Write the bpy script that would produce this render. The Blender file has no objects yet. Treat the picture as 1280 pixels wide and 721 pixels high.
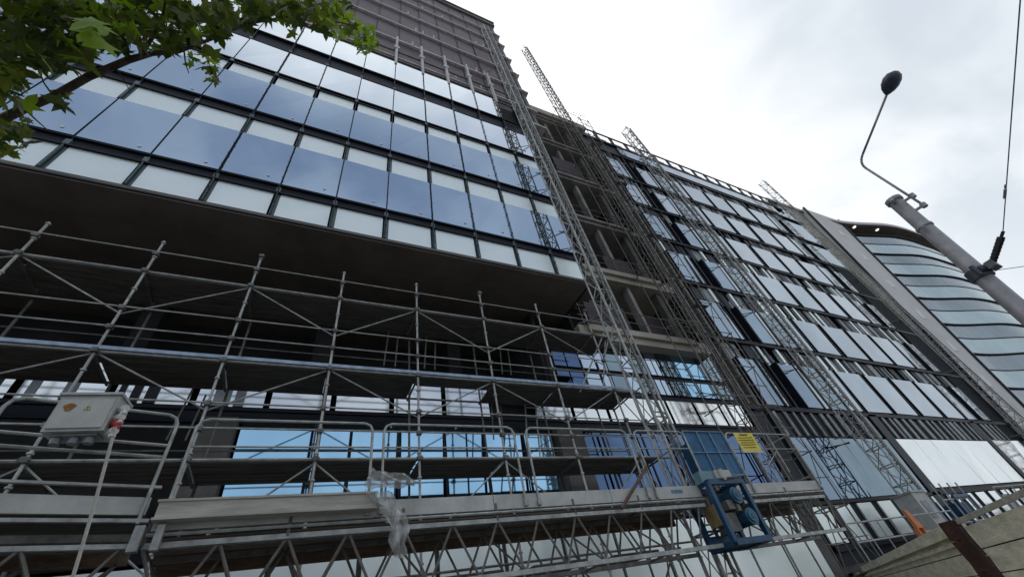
import bpy, math, random
from mathutils import Vector, Matrix
random.seed(7)
S = bpy.context.scene
COL = S.collection
EYE = 1.6
rnd = random.uniform

# ------------------------------------------------------------------ helpers
class MB:
    def __init__(s): s.v = []; s.f = []
    def quad(s, *p):
        n = len(s.v); s.v += [tuple(q) for q in p]; s.f.append(tuple(range(n, n+len(p))))
    def hexa(s, c):
        n = len(s.v); s.v += [tuple(q) for q in c]
        for f in ((0,3,2,1),(4,5,6,7),(0,1,5,4),(1,2,6,5),(2,3,7,6),(3,0,4,7)):
            s.f.append(tuple(n+i for i in f))
    def box(s, x0, x1, y0, y1, z0, z1):
        s.hexa([(x0,y0,z0),(x1,y0,z0),(x1,y1,z0),(x0,y1,z0),(x0,y0,z1),(x1,y0,z1),(x1,y1,z1),(x0,y1,z1)])
        return s
    def beam(s, p, q, w, h):                     # rectangular bar, h along world z where it can
        p = Vector(p); q = Vector(q); d = (q-p).normalized()
        up = Vector((0,0,1)) if abs(d.z) < .95 else Vector((0,1,0))
        a = d.cross(up).normalized()*w/2; b = a.cross(d).normalized()*h/2
        s.hexa([p-a-b, p+a-b, q+a-b, q-a-b, p-a+b, p+a+b, q+a+b, q-a+b]); return s
    def tube(s, p, q, r, n=6, r2=None, cap=True):
        p = Vector(p); q = Vector(q); d = (q-p).normalized()
        up = Vector((0,0,1)) if abs(d.z) < .95 else Vector((0,1,0))
        a = d.cross(up).normalized(); b = a.cross(d); r2 = r if r2 is None else r2
        k = len(s.v)
        for c, rr in ((p, r), (q, r2)):
            for i in range(n):
                t = 2*math.pi*i/n; s.v.append(tuple(c+a*math.cos(t)*rr+b*math.sin(t)*rr))
        for i in range(n):
            j = (i+1) % n; s.f.append((k+i, k+j, k+n+j, k+n+i))
        if cap: s.f.append(tuple(k+n-1-i for i in range(n))); s.f.append(tuple(k+n+i for i in range(n)))
        return s
    def path(s, pts, r, n=6):
        for a, b in zip(pts, pts[1:]): s.tube(a, b, r, n)
        return s
    def build(s, name, mat, parent=None, smooth=False):
        me = bpy.data.meshes.new(name)
        off = Vector((0,0,0))
        if parent is not None: off = WL[parent.name]
        me.from_pydata([tuple(Vector(v)-off) for v in s.v], [], s.f)
        me.materials.append(mat); me.validate(); me.update()
        if smooth: me.polygons.foreach_set('use_smooth', [True]*len(me.polygons))
        o = bpy.data.objects.new(name, me); COL.objects.link(o)
        if parent is not None: o.parent = parent
        WL[o.name] = off.copy()
        return o
WL = {}
def thing(name, label, cat, loc=(0,0,0), group=None):
    o = bpy.data.objects.new(name, None); COL.objects.link(o); o.location = loc
    o.empty_display_size = .3; WL[o.name] = Vector(loc)
    return tag(o, label, cat, group)
def tag(o, label, cat, group=None):
    o['label'] = label; o['category'] = cat
    if group: o['group'] = group
    return o
def struct(o): o['kind'] = 'structure'; return o

def mat(name, col, rough=.6, metal=0., var=.25, scale=3., bump=0., bscale=None, stretch=(1,1,1), spec=.5, detail=6, tint=None):
    m = bpy.data.materials.new(name); m.use_nodes = True; nt = m.node_tree; N = nt.nodes; L = nt.links
    b = N['Principled BSDF']; b.inputs['Roughness'].default_value = rough; b.inputs['Metallic'].default_value = metal
    b.inputs['Specular IOR Level'].default_value = spec
    tc = N.new('ShaderNodeTexCoord'); mp = N.new('ShaderNodeMapping'); mp.inputs['Scale'].default_value = stretch
    L.new(tc.outputs['Object'], mp.inputs['Vector'])
    nz = N.new('ShaderNodeTexNoise'); nz.inputs['Scale'].default_value = scale; nz.inputs['Detail'].default_value = detail
    nz.inputs['Roughness'].default_value = .62
    L.new(mp.outputs['Vector'], nz.inputs['Vector'])
    cr = N.new('ShaderNodeValToRGB'); cr.color_ramp.elements[0].position = .3; cr.color_ramp.elements[1].position = .7
    t = tint or (1,1,1)
    cr.color_ramp.elements[0].color = tuple(max(0, c*(1-var)*t[i]) for i, c in enumerate(col))+(1,)
    cr.color_ramp.elements[1].color = tuple(min(1, c*(1+var)) for c in col)+(1,)
    L.new(nz.outputs['Fac'], cr.inputs['Fac']); L.new(cr.outputs['Color'], b.inputs['Base Color'])
    if bump:
        n2 = N.new('ShaderNodeTexNoise'); n2.inputs['Scale'].default_value = bscale or scale*4; n2.inputs['Detail'].default_value = 3
        L.new(mp.outputs['Vector'], n2.inputs['Vector'])
        bp = N.new('ShaderNodeBump'); bp.inputs['Strength'].default_value = bump; bp.inputs['Distance'].default_value = .05
        L.new(n2.outputs['Fac'], bp.inputs['Height']); L.new(bp.outputs['Normal'], b.inputs['Normal'])
    return m

def mirror(name, col, rough=.03, wave=.02, var=.05):
    return mat(name, col, rough, 1., var, .35, wave, .5)

M = dict(
 blue_glass = mirror('coated_blue_glass', (.47,.57,.67), .03, .06),
 top_glass  = mirror('pale_coated_glass', (.90,.94,.97)),
 deep_glass = mirror('deep_blue_glass', (.36,.60,.80), .05, .05, .12),
 dark_glass = mirror('dark_blue_glass', (.10,.16,.28), .05, .04, .2),
 strip      = mat('pale_window_film', (.90,.99,.93), .35, .5, .05, .8),
 white_pan  = mirror('silver_white_panel', (.37,.42,.47), .10, .06, .14),
 cream_pan  = mirror('bright_panel', (.84,.86,.85), .12, .05, .08),
 slate_glass = mirror('slate_blue_glass', (.21,.28,.36), .04, .05, .12),
 grey_glass = mirror('grey_blue_glass', (.20,.265,.31), .05, .06, .2),
 slat_grey  = mat('grey_slat', (.22,.24,.25), .45, .3, .4, 2),
 slat_dark  = mat('dark_slat', (.016,.02,.026), .5, 0, .4, 2, spec=.3),
 black_fr   = mat('black_aluminium_frame', (.007,.010,.016), .5, 0, .3, 4, spec=.25),
 frame_grn  = mat('grey_green_mullion', (.11,.15,.15), .4, .3, .25, 4),
 conc       = mat('raw_concrete', (.17,.165,.15), .9, 0, .3, 1.2, .3, 9),
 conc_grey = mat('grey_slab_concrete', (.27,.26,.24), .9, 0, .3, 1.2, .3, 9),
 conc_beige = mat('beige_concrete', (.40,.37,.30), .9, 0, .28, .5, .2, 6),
 conc_dark  = mat('dark_concrete', (.12,.115,.10), .9, 0, .35, .8, .2, 6),  # darker concrete tone for bay columns, joints and plinth
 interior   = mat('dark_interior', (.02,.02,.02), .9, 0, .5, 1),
 soffit     = mat('soffit_board', (.17,.15,.125), .85, 0, .25, .7, .15, 8),
 brown      = mat('brown_cladding', (.115,.085,.09), .5, .2, .3, .6, .1, 10),
 brown_dk   = mat('dark_joint', (.05,.028,.034), .6, 0, .3, 2),
 slab_lt    = mat('pale_slab_edge', (.62,.60,.60), .8, 0, .25, 3),
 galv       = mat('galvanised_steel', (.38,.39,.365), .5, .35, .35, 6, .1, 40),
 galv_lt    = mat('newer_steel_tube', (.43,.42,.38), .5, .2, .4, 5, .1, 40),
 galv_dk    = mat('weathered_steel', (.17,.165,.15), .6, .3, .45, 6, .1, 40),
 galv_br    = mat('brown_stained_steel', (.17,.155,.135), .65, .2, .4, 5),
 plank      = mat('scaffold_deck_underside', (.13,.12,.105), .8, .1, .4, 2.5, .2, 18, (.6,5,1)),
 fascia     = mat('aluminium_fascia', (.50,.50,.46), .6, .1, .22, 2.2, .05, 20),
 perf       = mat('perforated_deck', (.17,.15,.13), .7, .3, .3, 3),
 brown_deck = mat('brown_deck_underside', (.19,.155,.12), .85, 0, .4, 2, .2, 16, (.6,4,1)),
 timber     = mat('weathered_timber', (.15,.10,.065), .85, 0, .45, 3, .3, 20, (1,6,6)),
 timber_lt  = mat('pale_timber', (.46,.44,.37), .8, 0, .25, 3, .2, 20, (.7,6,6)),
 blue_paint = mat('blue_machine_paint', (.010,.065,.14), .45, .1, .4, 5, .08, 30),
 blue_mesh  = mat('blue_mesh_sheet', (.015,.15,.30), .55, 0, .3, 3),
 yellow     = mat('yellow_sign', (.80,.62,.02), .45, 0, .06, 6),
 black_ink  = mat('black_print', (.02,.02,.02), .5, 0, .1, 6),
 boxgrey    = mat('grey_enclosure', (.46,.47,.44), .5, .1, .15, 6, .03, 30),
 boxwhite   = mat('dusty_white_door', (.50,.50,.45), .5, 0, .12, 5),
 rust       = mat('rust_stain', (.30,.14,.04), .9, 0, .4, 14),
 red        = mat('red_plug', (.40,.03,.03), .5, 0, .2, 6),
 white      = mat('white_cloth', (.62,.62,.58), .8, 0, .2, 12, .4, 30),
 rope       = mat('pale_rope', (.55,.53,.46), .9, 0, .2, 30),
 hoard      = mat('aged_plywood', (.78,.74,.57), .85, 0, .28, 1.6, .35, 9, (2,2,7)),
 rustpost   = mat('rusty_timber_post', (.045,.020,.013), .9, 0, .6, 9, .5, 25),
 pole_grey  = mat('painted_lamp_pole', (.34,.33,.34), .5, .2, .2, 5, .05, 40),
 lamp_dark  = mat('lamp_housing', (.075,.09,.11), .45, .2, .2, 6),
 black_rub  = mat('black_rubber', (.012,.012,.014), .5, 0, .2, 6),
 ribbon     = mat('grey_render', (.66,.645,.62), .8, 0, .10, .25),
 slot       = mat('white_slot', (.75,.75,.73), .5, 0, .05, 3),
 band_dk    = mirror('curved_dark_glass', (.15,.19,.225), .18, .04, .18),
 band_lt    = mirror('curved_pale_glass', (.27,.35,.385), .2, .04, .12),
 orange     = mat('orange_plastic', (.62,.20,.06), .6, 0, .2, 5),
 asphalt    = mat('asphalt', (.05,.05,.052), .9, 0, .3, 8, .4, 80),
 paving     = mat('concrete_paving', (.22,.21,.20), .9, 0, .25, 3, .3, 30),
 kerb       = mat('kerb_stone', (.30,.29,.28), .9, 0, .2, 5),
 paint      = mat('road_paint', (.7,.7,.68), .7, 0, .15, 6),
 bark       = mat('bark', (.10,.08,.06), .9, 0, .45, 14, .6, 40),
 opp_wall   = mat('opposite_render', (.34,.35,.36), .9, 0, .15, .5),
 lightbulb  = mat('lamp_lens', (.8,.8,.75), .3, 0, .05, 5),
)
def glow(name, c, e):
    m = mat(name, c); b = m.node_tree.nodes['Principled BSDF']
    b.inputs['Emission Color'].default_value = (*c, 1); b.inputs['Emission Strength'].default_value = e; return m
M['lit'] = glow('lit_downlight', (1,.97,.9), 1.6)

def leafmat(name, c1, c2):
    m = bpy.data.materials.new(name); m.use_nodes = True; nt = m.node_tree; N = nt.nodes; L = nt.links
    b = N['Principled BSDF']; out = N['Material Output']; b.inputs['Roughness'].default_value = .5
    g = N.new('ShaderNodeNewGeometry'); cr = N.new('ShaderNodeValToRGB')
    cr.color_ramp.elements[0].color = (*c1,1); cr.color_ramp.elements[1].color = (*c2,1)
    L.new(g.outputs['Random Per Island'], cr.inputs['Fac']); L.new(cr.outputs['Color'], b.inputs['Base Color'])
    t = N.new('ShaderNodeBsdfTranslucent'); gm = N.new('ShaderNodeMixRGB'); gm.blend_type = 'MULTIPLY'; gm.inputs['Fac'].default_value = 1
    gm.inputs['Color2'].default_value = (1.6,1.9,.6,1); L.new(cr.outputs['Color'], gm.inputs['Color1']); L.new(gm.outputs['Color'], t.inputs['Color'])
    mx = N.new('ShaderNodeMixShader'); mx.inputs['Fac'].default_value = .38
    L.new(b.outputs['BSDF'], mx.inputs[1]); L.new(t.outputs['BSDF'], mx.inputs[2]); L.new(mx.outputs['Shader'], out.inputs['Surface'])
    return m
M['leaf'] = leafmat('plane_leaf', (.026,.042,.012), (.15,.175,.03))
M['leaf_lt'] = leafmat('pale_plane_leaf', (.16,.26,.02), (.30,.40,.04))  # paler yellow-green leaf colour, commoner towards the branch end
def plasticmat():
    m = mat('clear_plastic_sheet', (.82,.83,.80), .2, 0, .12, 8, .8, 22)
    nt = m.node_tree; N = nt.nodes; L = nt.links; b = N['Principled BSDF']; out = N['Material Output']
    t = N.new('ShaderNodeBsdfTransparent'); mx = N.new('ShaderNodeMixShader'); mx.inputs['Fac'].default_value = .62
    L.new(t.outputs['BSDF'], mx.inputs[1]); L.new(b.outputs['BSDF'], mx.inputs[2]); L.new(mx.outputs['Shader'], out.inputs['Surface']); return m
M['plastic'] = plasticmat()
def meshmat(name, col, sc, hole, base_alpha=0.):                            # woven / perforated sheet: real holes
    m = mat(name, col, .55, 0, .3, 3)
    nt = m.node_tree; N = nt.nodes; L = nt.links; b = N['Principled BSDF']; out = N['Material Output']
    tc = N.new('ShaderNodeTexCoord'); v = N.new('ShaderNodeTexVoronoi'); v.inputs['Scale'].default_value = sc; v.inputs['Randomness'].default_value = 0
    L.new(tc.outputs['Object'], v.inputs['Vector'])
    c = N.new('ShaderNodeMath'); c.operation = 'GREATER_THAN'; c.inputs[1].default_value = hole; L.new(v.outputs['Distance'], c.inputs[0])
    t = N.new('ShaderNodeBsdfTransparent'); mx = N.new('ShaderNodeMixShader')
    L.new(c.outputs[0], mx.inputs['Fac']); L.new(t.outputs['BSDF'], mx.inputs[1]); L.new(b.outputs['BSDF'], mx.inputs[2])
    L.new(mx.outputs['Shader'], out.inputs['Surface']); return m
M['blue_mesh'] = meshmat('blue_mesh_sheet', (.012,.12,.25), 34, .46)
M['perf'] = meshmat('perforated_deck', (.24,.21,.18), 22, .36)

# ------------------------------------------------------------------ camera, solved from the vanishing points of the photo
def n3(v): return Vector(v).normalized()
cx, cy = 640., 360.5; V0 = (511.2, -181.3); H0 = (1774.4, 564.1)
F = math.sqrt(-((V0[0]-cx)*(H0[0]-cx)+(V0[1]-cy)*(H0[1]-cy)))
Zc = n3((V0[0]-cx, -(V0[1]-cy), -F)); Xc = n3((H0[0]-cx, -(H0[1]-cy), -F)); Yc = Zc.cross(Xc)
R3 = Matrix((Xc, Yc, Zc))
cam = bpy.data.cameras.new('camera'); co = bpy.data.objects.new('camera', cam); COL.objects.link(co)
cam.sensor_width = 36; cam.sensor_fit = 'HORIZONTAL'; cam.lens = 36*F/1280; cam.clip_start = .05; cam.clip_end = 3000
co.matrix_world = Matrix.Translation((0,0,EYE)) @ R3.to_4x4()
S.camera = co

# ------------------------------------------------------------------ world + sun (thin bright overcast)
SUN_EL, SUN_AZ = math.radians(52), math.radians(35)     # azimuth from +Y towards +X
w = bpy.data.worlds.new('World'); S.world = w; w.use_nodes = True
N = w.node_tree.nodes; L = w.node_tree.links; bg = N['Background']; bg.inputs['Strength'].default_value = .1
sky = N.new('ShaderNodeTexSky'); sky.sky_type = 'NISHITA'; sky.sun_disc = False; sky.sun_elevation = SUN_EL; sky.sun_rotation = SUN_AZ
sky.air_density = 1.2; sky.dust_density = 2.
tc = N.new('ShaderNodeTexCoord')
def dotn(v):
    d = N.new('ShaderNodeVectorMath'); d.operation = 'DOT_PRODUCT'; d.inputs[1].default_value = n3(v); L.new(tc.outputs['Generated'], d.inputs[0]); return d.outputs['Value']
def rng(sock, a, b, c=0., d=1.):
    m = N.new('ShaderNodeMapRange'); m.interpolation_type = 'SMOOTHSTEP'; m.inputs[1].default_value = a; m.inputs[2].default_value = b
    m.inputs[3].default_value = c; m.inputs[4].default_value = d; L.new(sock, m.inputs[0]); return m.outputs[0]
def mth(op, a, b):
    m = N.new('ShaderNodeMath'); m.operation = op; m.use_clamp = True
    for i, q in enumerate((a, b)):
        if isinstance(q, (int, float)): m.inputs[i].default_value = q
        else: L.new(q, m.inputs[i])
    return m.outputs[0]
def mixc(f, a, b):
    m = N.new('ShaderNodeMixRGB')
    for i, q in ((0, f), (1, a), (2, b)):
        if isinstance(q, tuple): m.inputs[i].default_value = (*q, 1)
        elif isinstance(q, (int, float)): m.inputs[i].default_value = q
        else: L.new(q, m.inputs[i])
    return m.outputs[0]
def noise(sc, det=5, dist=.3, off=(0,0,0)):
    mp = N.new('ShaderNodeMapping'); mp.inputs['Location'].default_value = off; L.new(tc.outputs['Generated'], mp.inputs['Vector'])
    n = N.new('ShaderNodeTexNoise'); n.inputs['Scale'].default_value = sc; n.inputs['Detail'].default_value = det; n.inputs['Distortion'].default_value = dist
    n.inputs['Roughness'].default_value = .5
    L.new(mp.outputs['Vector'], n.inputs['Vector']); return n.outputs['Fac']
n1 = noise(2.6, 5, .4, (1.3,.2,.7)); n2 = noise(5.5, 4, .3, (4,2,1))
grey_side = rng(dotn((.80,-.30,.52)), .70, .98)
g = mth('MULTIPLY', grey_side, rng(n1, .30, .62, .35, 1.))
c_front = mixc(g, (13.5,13.7,13.9), (6.6,7.3,7.9))
c_front = mixc(mth('MULTIPLY', rng(n1, .50, .66), .5), c_front, (9.0,9.4,10.6))
behind = rng(dotn((0,-1,0)), -.05, .35)
c_back = mixc(rng(n2, .35, .65), (6.8,7.5,8.2), (9.0,9.6,10.2))
ez = dotn((0,0,1)); ex = dotn((1,0,0))
patch = mth('MULTIPLY', mth('SUBTRACT', 1., rng(ez, .86, .96)), mth('SUBTRACT', 1., rng(ex, .48, .74)))
patch = mth('MULTIPLY', patch, rng(ez, .30, .62, .45, 1.))
patch = mth('MULTIPLY', patch, rng(n1, .36, .60, 1., .60))
c_back = mixc(patch, c_back, (2.7,3.4,4.9))
cl = mixc(behind, c_front, c_back)
fin = mixc(.93, sky.outputs['Color'], cl)
L.new(fin, bg.inputs['Color'])
sl = bpy.data.lights.new('sun', 'SUN'); sl.energy = .6; sl.angle = math.radians(20); sl.color = (1,.96,.9)
so = bpy.data.objects.new('sun', sl); COL.objects.link(so)
sd = Vector((math.sin(SUN_AZ)*math.cos(SUN_EL), math.cos(SUN_AZ)*math.cos(SUN_EL), math.sin(SUN_EL)))
so.rotation_euler = (-sd).to_track_quat('-Z', 'Y').to_euler()

# ------------------------------------------------------------------ ground, road, pavement
g = MB(); g.box(-900, 900, -900, 900, -.5, -.004); struct(g.build('ground', M['paving']))
r = MB(); r.quad((-400,-13,.004),(400,-13,.004),(400,-1.5,.004),(-400,-1.5,.004)); struct(r.build('road', M['asphalt']))
p = MB(); p.box(-400,400,-1.32,40,0,.12); struct(p.build('pavement', M['paving']))
p = MB(); p.box(-400,400,-1.5,-1.325,0,.125); struct(p.build('kerb', M['kerb']))
p = MB()
for k in range(-20, 21): p.quad((k*6,-7.3,.009),(k*6+3,-7.3,.009),(k*6+3,-7.15,.009),(k*6,-7.15,.009))
struct(p.build('road_marking', M['paint']))

# ================================================================== OFFICE TOWER with overhanging glass block
YF = 8.4; W = 10.35
def zf(r): return r*YF+EYE
def zw(r): return r*W+EYE
tw = thing('office_tower', 'unfinished office tower with overhanging blue glass block and brown upper storeys', 'building', (0, 12, 0))
XL = -15.0; XR = 8.95
cols = [1.26+1.585*k for k in range(-10, 5)]+[XR]
# body behind the block glass
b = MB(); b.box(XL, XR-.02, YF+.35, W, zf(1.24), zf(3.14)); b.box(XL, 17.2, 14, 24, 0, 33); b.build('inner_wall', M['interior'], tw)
s = MB(); s.box(XL, XR, YF+.02, 14.2, zf(1.205), zf(1.232))
s.build('soffit', M['soffit'], tw)
js = MB(); js.box(XL, XR-.05, YF+1.05, YF+1.06, zf(1.205)-.006, zf(1.205)-.001); js.build('soffit_joint', M['conc_dark'], tw)
# rows: (panel z0,z1) (strip z0,z1) (dark band z0,z1)
blue_rows = [(1.418,1.70,'blue_glass'), (1.905,2.20,'blue_glass'), (2.352,2.648,'top_glass'), (2.825,3.135,'top_glass')]
strips = [(1.235,1.358), (1.706,1.826), (2.206,2.302)]
bands = [(1.21,1.235,.0), (1.360,1.415,.05), (1.828,1.902,.06), (2.304,2.35,.06), (2.652,2.82,.10)]
tones = {}
for ri, (a, c, mn) in enumerate(blue_rows):
    for i, (x0, x1) in enumerate(zip(cols, cols[1:])):
        if ri == 3 and i >= len(cols)-3 and i == len(cols)-2: continue
        m = MB(); e = [rnd(-.007,.007) for _ in range(4)]
        x0_, x1_ = x0+.022, x1-.022
        m.hexa([(x0_,YF+e[0],zf(a)),(x1_,YF+e[1],zf(a)),(x1_,YF+.08,zf(a)),(x0_,YF+.08,zf(a)),
                (x0_,YF+e[2],zf(c)),(x1_,YF+e[3]+(e[0]-e[1]+e[1]-e[3])*0,zf(c)),(x1_,YF+.08,zf(c)),(x0_,YF+.08,zf(c))])
        mm = M[mn]
        if ri == 1: mm = M['blue_glass']
        pn = m.build('glass_panel', mm, tw)
        if ri < 2:
            d = MB(); sx = x1-.32-rnd(0,.15); szz = zf(a)+.22+rnd(-.05,.08)
            d.tube((sx,YF-.012,szz),(sx,YF-.02,szz),.045,10); d.build('sticker', M['slot'], pn)
for ri, (a, c) in enumerate(strips):
    for i, (x0, x1) in enumerate(zip(cols, cols[1:])):
        m = MB(); m.box(x0+.10, x1-.09, YF+.045, YF+.11, zf(a)-.01, zf(c)+.02); m.build('window', M['strip'], tw)
        if ri < 2:
            f = MB(); f.box(x0-.04, x0+.09, YF+.05, YF+.3, zf(a), zf(c)); f.box(x0-.012, x0+.012, YF-.03, YF+.06, zf(a), zf(c)); f.build('mullion', M['frame_grn'], tw)
for a, c, d in bands:
    m = MB(); m.box(XL, XR, YF+d+.03, YF+.34, zf(a), zf(c)); m.box(XL, XR, YF-.02, YF+.06, zf(a), zf(a)+.05)
    if d: m.box(XL, XR, YF+.01, YF+.1, zf(c)-.04, zf(c))
    m.build('transom', M['black_fr'], tw)
    if d:
        q = MB()
        for x0 in cols[:-1]: q.box(x0-.06, x0+.06, YF-.015, YF+d+.04, zf(a)+.05, zf(a)+.26)
        q.build('bracket', M['frame_grn'], tw)
for x in cols:
    m = MB(); m.box(x-.018, x+.018, YF+.03, YF+.14, zf(1.21), zf(3.15)); m.build('joint_profile', M['black_fr'], tw)
m = MB(); m.box(XR-.03, XR+.06, YF-.01, W, zf(1.205), zf(3.14)); m.build('mullion', M['black_fr'], tw)
for x in cols[7:-1]:
    m = MB(); m.tube((x,YF-.07,zf(1.25)),(x,YF-.07,zf(3.1)),.010,5)
    z = zf(1.3)
    while z < zf(3.1): m.box(x-.016,x+.016,YF-.09,YF-.03,z,z+.03); z += .62
    m.build('cable', M['slat_dark'], tw)
for x in cols[8:-1]:                                          # stub posts rising above the block
    m = MB(); m.box(x-.07,x+.07,YF-.05,YF+.12,zf(3.1),zf(3.70)); m.box(x-.16,x+.16,YF-.08,YF+.1,zf(3.42),zf(3.46)); m.build('stub_post', M['slab_lt'], tw)
m = MB()
for z in (3.21,3.27,3.46): m.beam((XL,YF+.25,zf(z)),(XR+1.,YF+.25,zf(z)),.09,.12)
m.beam((cols[8]+.1,YF+.05,zf(3.6)),(cols[9]-.3,YF+.05,zf(3.25)),.07,.07)
m.build('parapet_rail', M['galv_dk'], tw)
# brown upper storeys
YT = 9.0; XT = 11.1
def zt(r): return r*YT+EYE
lv = [2.9,3.19,3.58,4.0,4.42,4.86,5.22,5.66]
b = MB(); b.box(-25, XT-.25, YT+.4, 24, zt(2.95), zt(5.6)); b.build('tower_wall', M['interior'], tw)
for a, c in zip(lv, lv[1:]):
    m = MB(); x = -25.
    pitch = 1.56
    while x < XT-.1:
        xe = min(x+pitch-.03, XT); yy = YT+rnd(0,.03)
        m.hexa([(x,yy,zt(a)+.12),(xe,yy+rnd(-.02,.02),zt(a)+.12),(xe,yy+.1,zt(a)+.12),(x,yy+.1,zt(a)+.12),
                (x,yy,zt(c)),(xe,yy+.02,zt(c)),(xe,yy+.1,zt(c)),(x,yy+.1,zt(c))]); x += pitch
    m.box(XT-.02, XT+.06, YT+.03, 14, zt(a)+.12, zt(c)-.05)
    m.build('cladding', M['brown'], tw)
    k = MB(); x = -25.-.0
    while x < XT: k.box(x-.10, x-.0, YT-.025, YT+.05, zt(a)+.12, zt(c)-.02); x += pitch
    k.build('joint', M['brown_dk'], tw)
    m = MB(); m.box(-25, XT+.0, YT-.16, YT+.06, zt(a)-.08, zt(a)+.10); m.box(XT-.8, XT+.38, YT-.12, 14, zt(a)-.02, zt(a)+.14)
    for q in range(3):
        xx = rnd(2, 10); m.box(xx, xx+.07, YT-.16, YT-.02, zt(a), zt(a)+.9)
    m.build('slab_edge', M['slab_lt'], tw)
m = MB(); m.box(-25, XT+.3, YT-.15, 24, zt(5.6), zt(5.68)); m.box(-25, XT+.3, YT-.25, YT+.1, zt(5.68), zt(5.72)); m.build('roof', M['conc'], tw)
# recessed facade under the overhang (plane W)
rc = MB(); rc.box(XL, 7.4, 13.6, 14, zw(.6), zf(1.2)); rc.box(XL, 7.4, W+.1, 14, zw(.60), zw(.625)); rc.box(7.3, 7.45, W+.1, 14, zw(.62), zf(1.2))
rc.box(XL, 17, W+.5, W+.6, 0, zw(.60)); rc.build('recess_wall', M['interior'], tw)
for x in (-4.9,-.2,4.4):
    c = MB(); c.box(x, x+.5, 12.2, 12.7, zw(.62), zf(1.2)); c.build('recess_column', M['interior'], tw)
strip_m = [-.95+.143*k for k in range(18)]
for i, x in enumerate(strip_m):
    x0, x1 = x*W+.07, (x+.143)*W-.07
    if 4.6 < (x0+x1)/2 < 6.4: continue
    mm = M['cream_pan']
    m = MB(); m.box(x0, x1, W, W+.06, zw(.532), zw(.622)); m.build('upper_strip_panel', mm, tw)
    if x < -.22:                                              # slatted part on the left
        k = MB()
        for q in range(3):
            xx = x0+rnd(.05, 1.1); k.box(xx, xx+rnd(.05,.22), W-.03, W-.005, zw(.532), zw(.622))
        k.build('slat', M['slat_grey'] if i % 2 else M['slat_dark'], tw)
m = MB(); m.box(XL, 17, W+.02, W+.45, zw(.492), zw(.53)); m.box(XL,17,W-.02,W+.02,zw(.492),zw(.50)); m.box(XL,17,W-.02,W+.02,zw(.522),zw(.53))
m.box(XL,17,W+.08,W+.45,zw(.622),zw(.635)); m.build('transom', M['black_fr'], tw)
for x0, x1 in ((-1.35,-1.0),(-1.0,-.65),(-.65,-.2),(-.13,.10),(.10,.33),(.33,.56),(.56,.66),(.77,.93),(.93,1.07),(1.07,1.2),(1.2,1.3),(1.3,1.42),(1.42,1.62)):
    mm = M['deep_glass'] if -.2 < x0 < .6 else (M['interior'] if x0 < -.2 else M['dark_glass'])
    m = MB(); e = rnd(-.01,.01)
    tl = .09 if mm is M['deep_glass'] else 0
    m.hexa([(x0*W+.02,W+e+tl*.6,zw(.29)),(x1*W-.02,W-e+tl*.6,zw(.29)),(x1*W-.02,W+.06,zw(.29)),(x0*W+.02,W+.06,zw(.29)),(x0*W+.02,W+e-tl,zw(.49)),(x1*W-.02,W-e-tl,zw(.49)),(x1*W-.02,W+.06,zw(.49)),(x0*W+.02,W+.06,zw(.49))])
    m.build('lower_glass_panel', mm, tw)
for x in (.015,.10,.215,.33,.44,.56,.84,1.0,1.14,1.36,1.5):
    m = MB(); m.box(x*W-.03, x*W+.03, W-.14, W-.10, zw(.29), zw(.49)); m.build('mullion', M['black_fr'], tw)
for a, b_, y in ((-.197,-.135,.35),(.668,.757,.30)):
    m = MB(); m.box(a*W, b_*W, W-y, W+.1, zw(.29), zw(.49)); m.build('concrete_column', M['conc'], tw)
m = MB(); m.box(XL, 17, W+.0, W+.3, zw(.235), zw(.288)); m.build('transom', M['black_fr'], tw)
for k in range(16):
    x0 = (-.98+.16*k)*W; m = MB(); m.box(x0+.05, x0+.16*W-.06, W-.03, W+.05, zw(.02), zw(.228))
    m.build('lower_strip_panel', M['strip'], tw)
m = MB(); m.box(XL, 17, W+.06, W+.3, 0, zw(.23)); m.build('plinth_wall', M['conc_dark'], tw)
# blue panes right of the void, up to the wing
for x0, x1, mm in ((.745,.80,'dark_glass'),(.80,.86,'dark_glass'),(.86,.93,'blue_glass'),(.93,.98,'blue_glass'),(.98,1.05,'grey_glass'),(1.05,1.12,'blue_glass'),(1.12,1.19,'grey_glass'),(1.19,1.26,'blue_glass'),(1.26,1.34,'grey_glass'),(1.34,1.49,'deep_glass'),(1.49,1.6,'grey_glass')):
    for a, c in ((.648,.712),(.735,.893)):
        if x0 < 1.19 and a > .7: c = .83
        m = MB(); m.box(x0*W+.03, x1*W-.03, W-.01, W+.05, zw(a), zw(c)); m.build('side_pane', M[mm], tw)
m = MB(); m.box(7.45, 17, W+.06, W+.3, zw(.62), zw(.9)); m.build('side_wall', M['black_fr'], tw)
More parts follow.
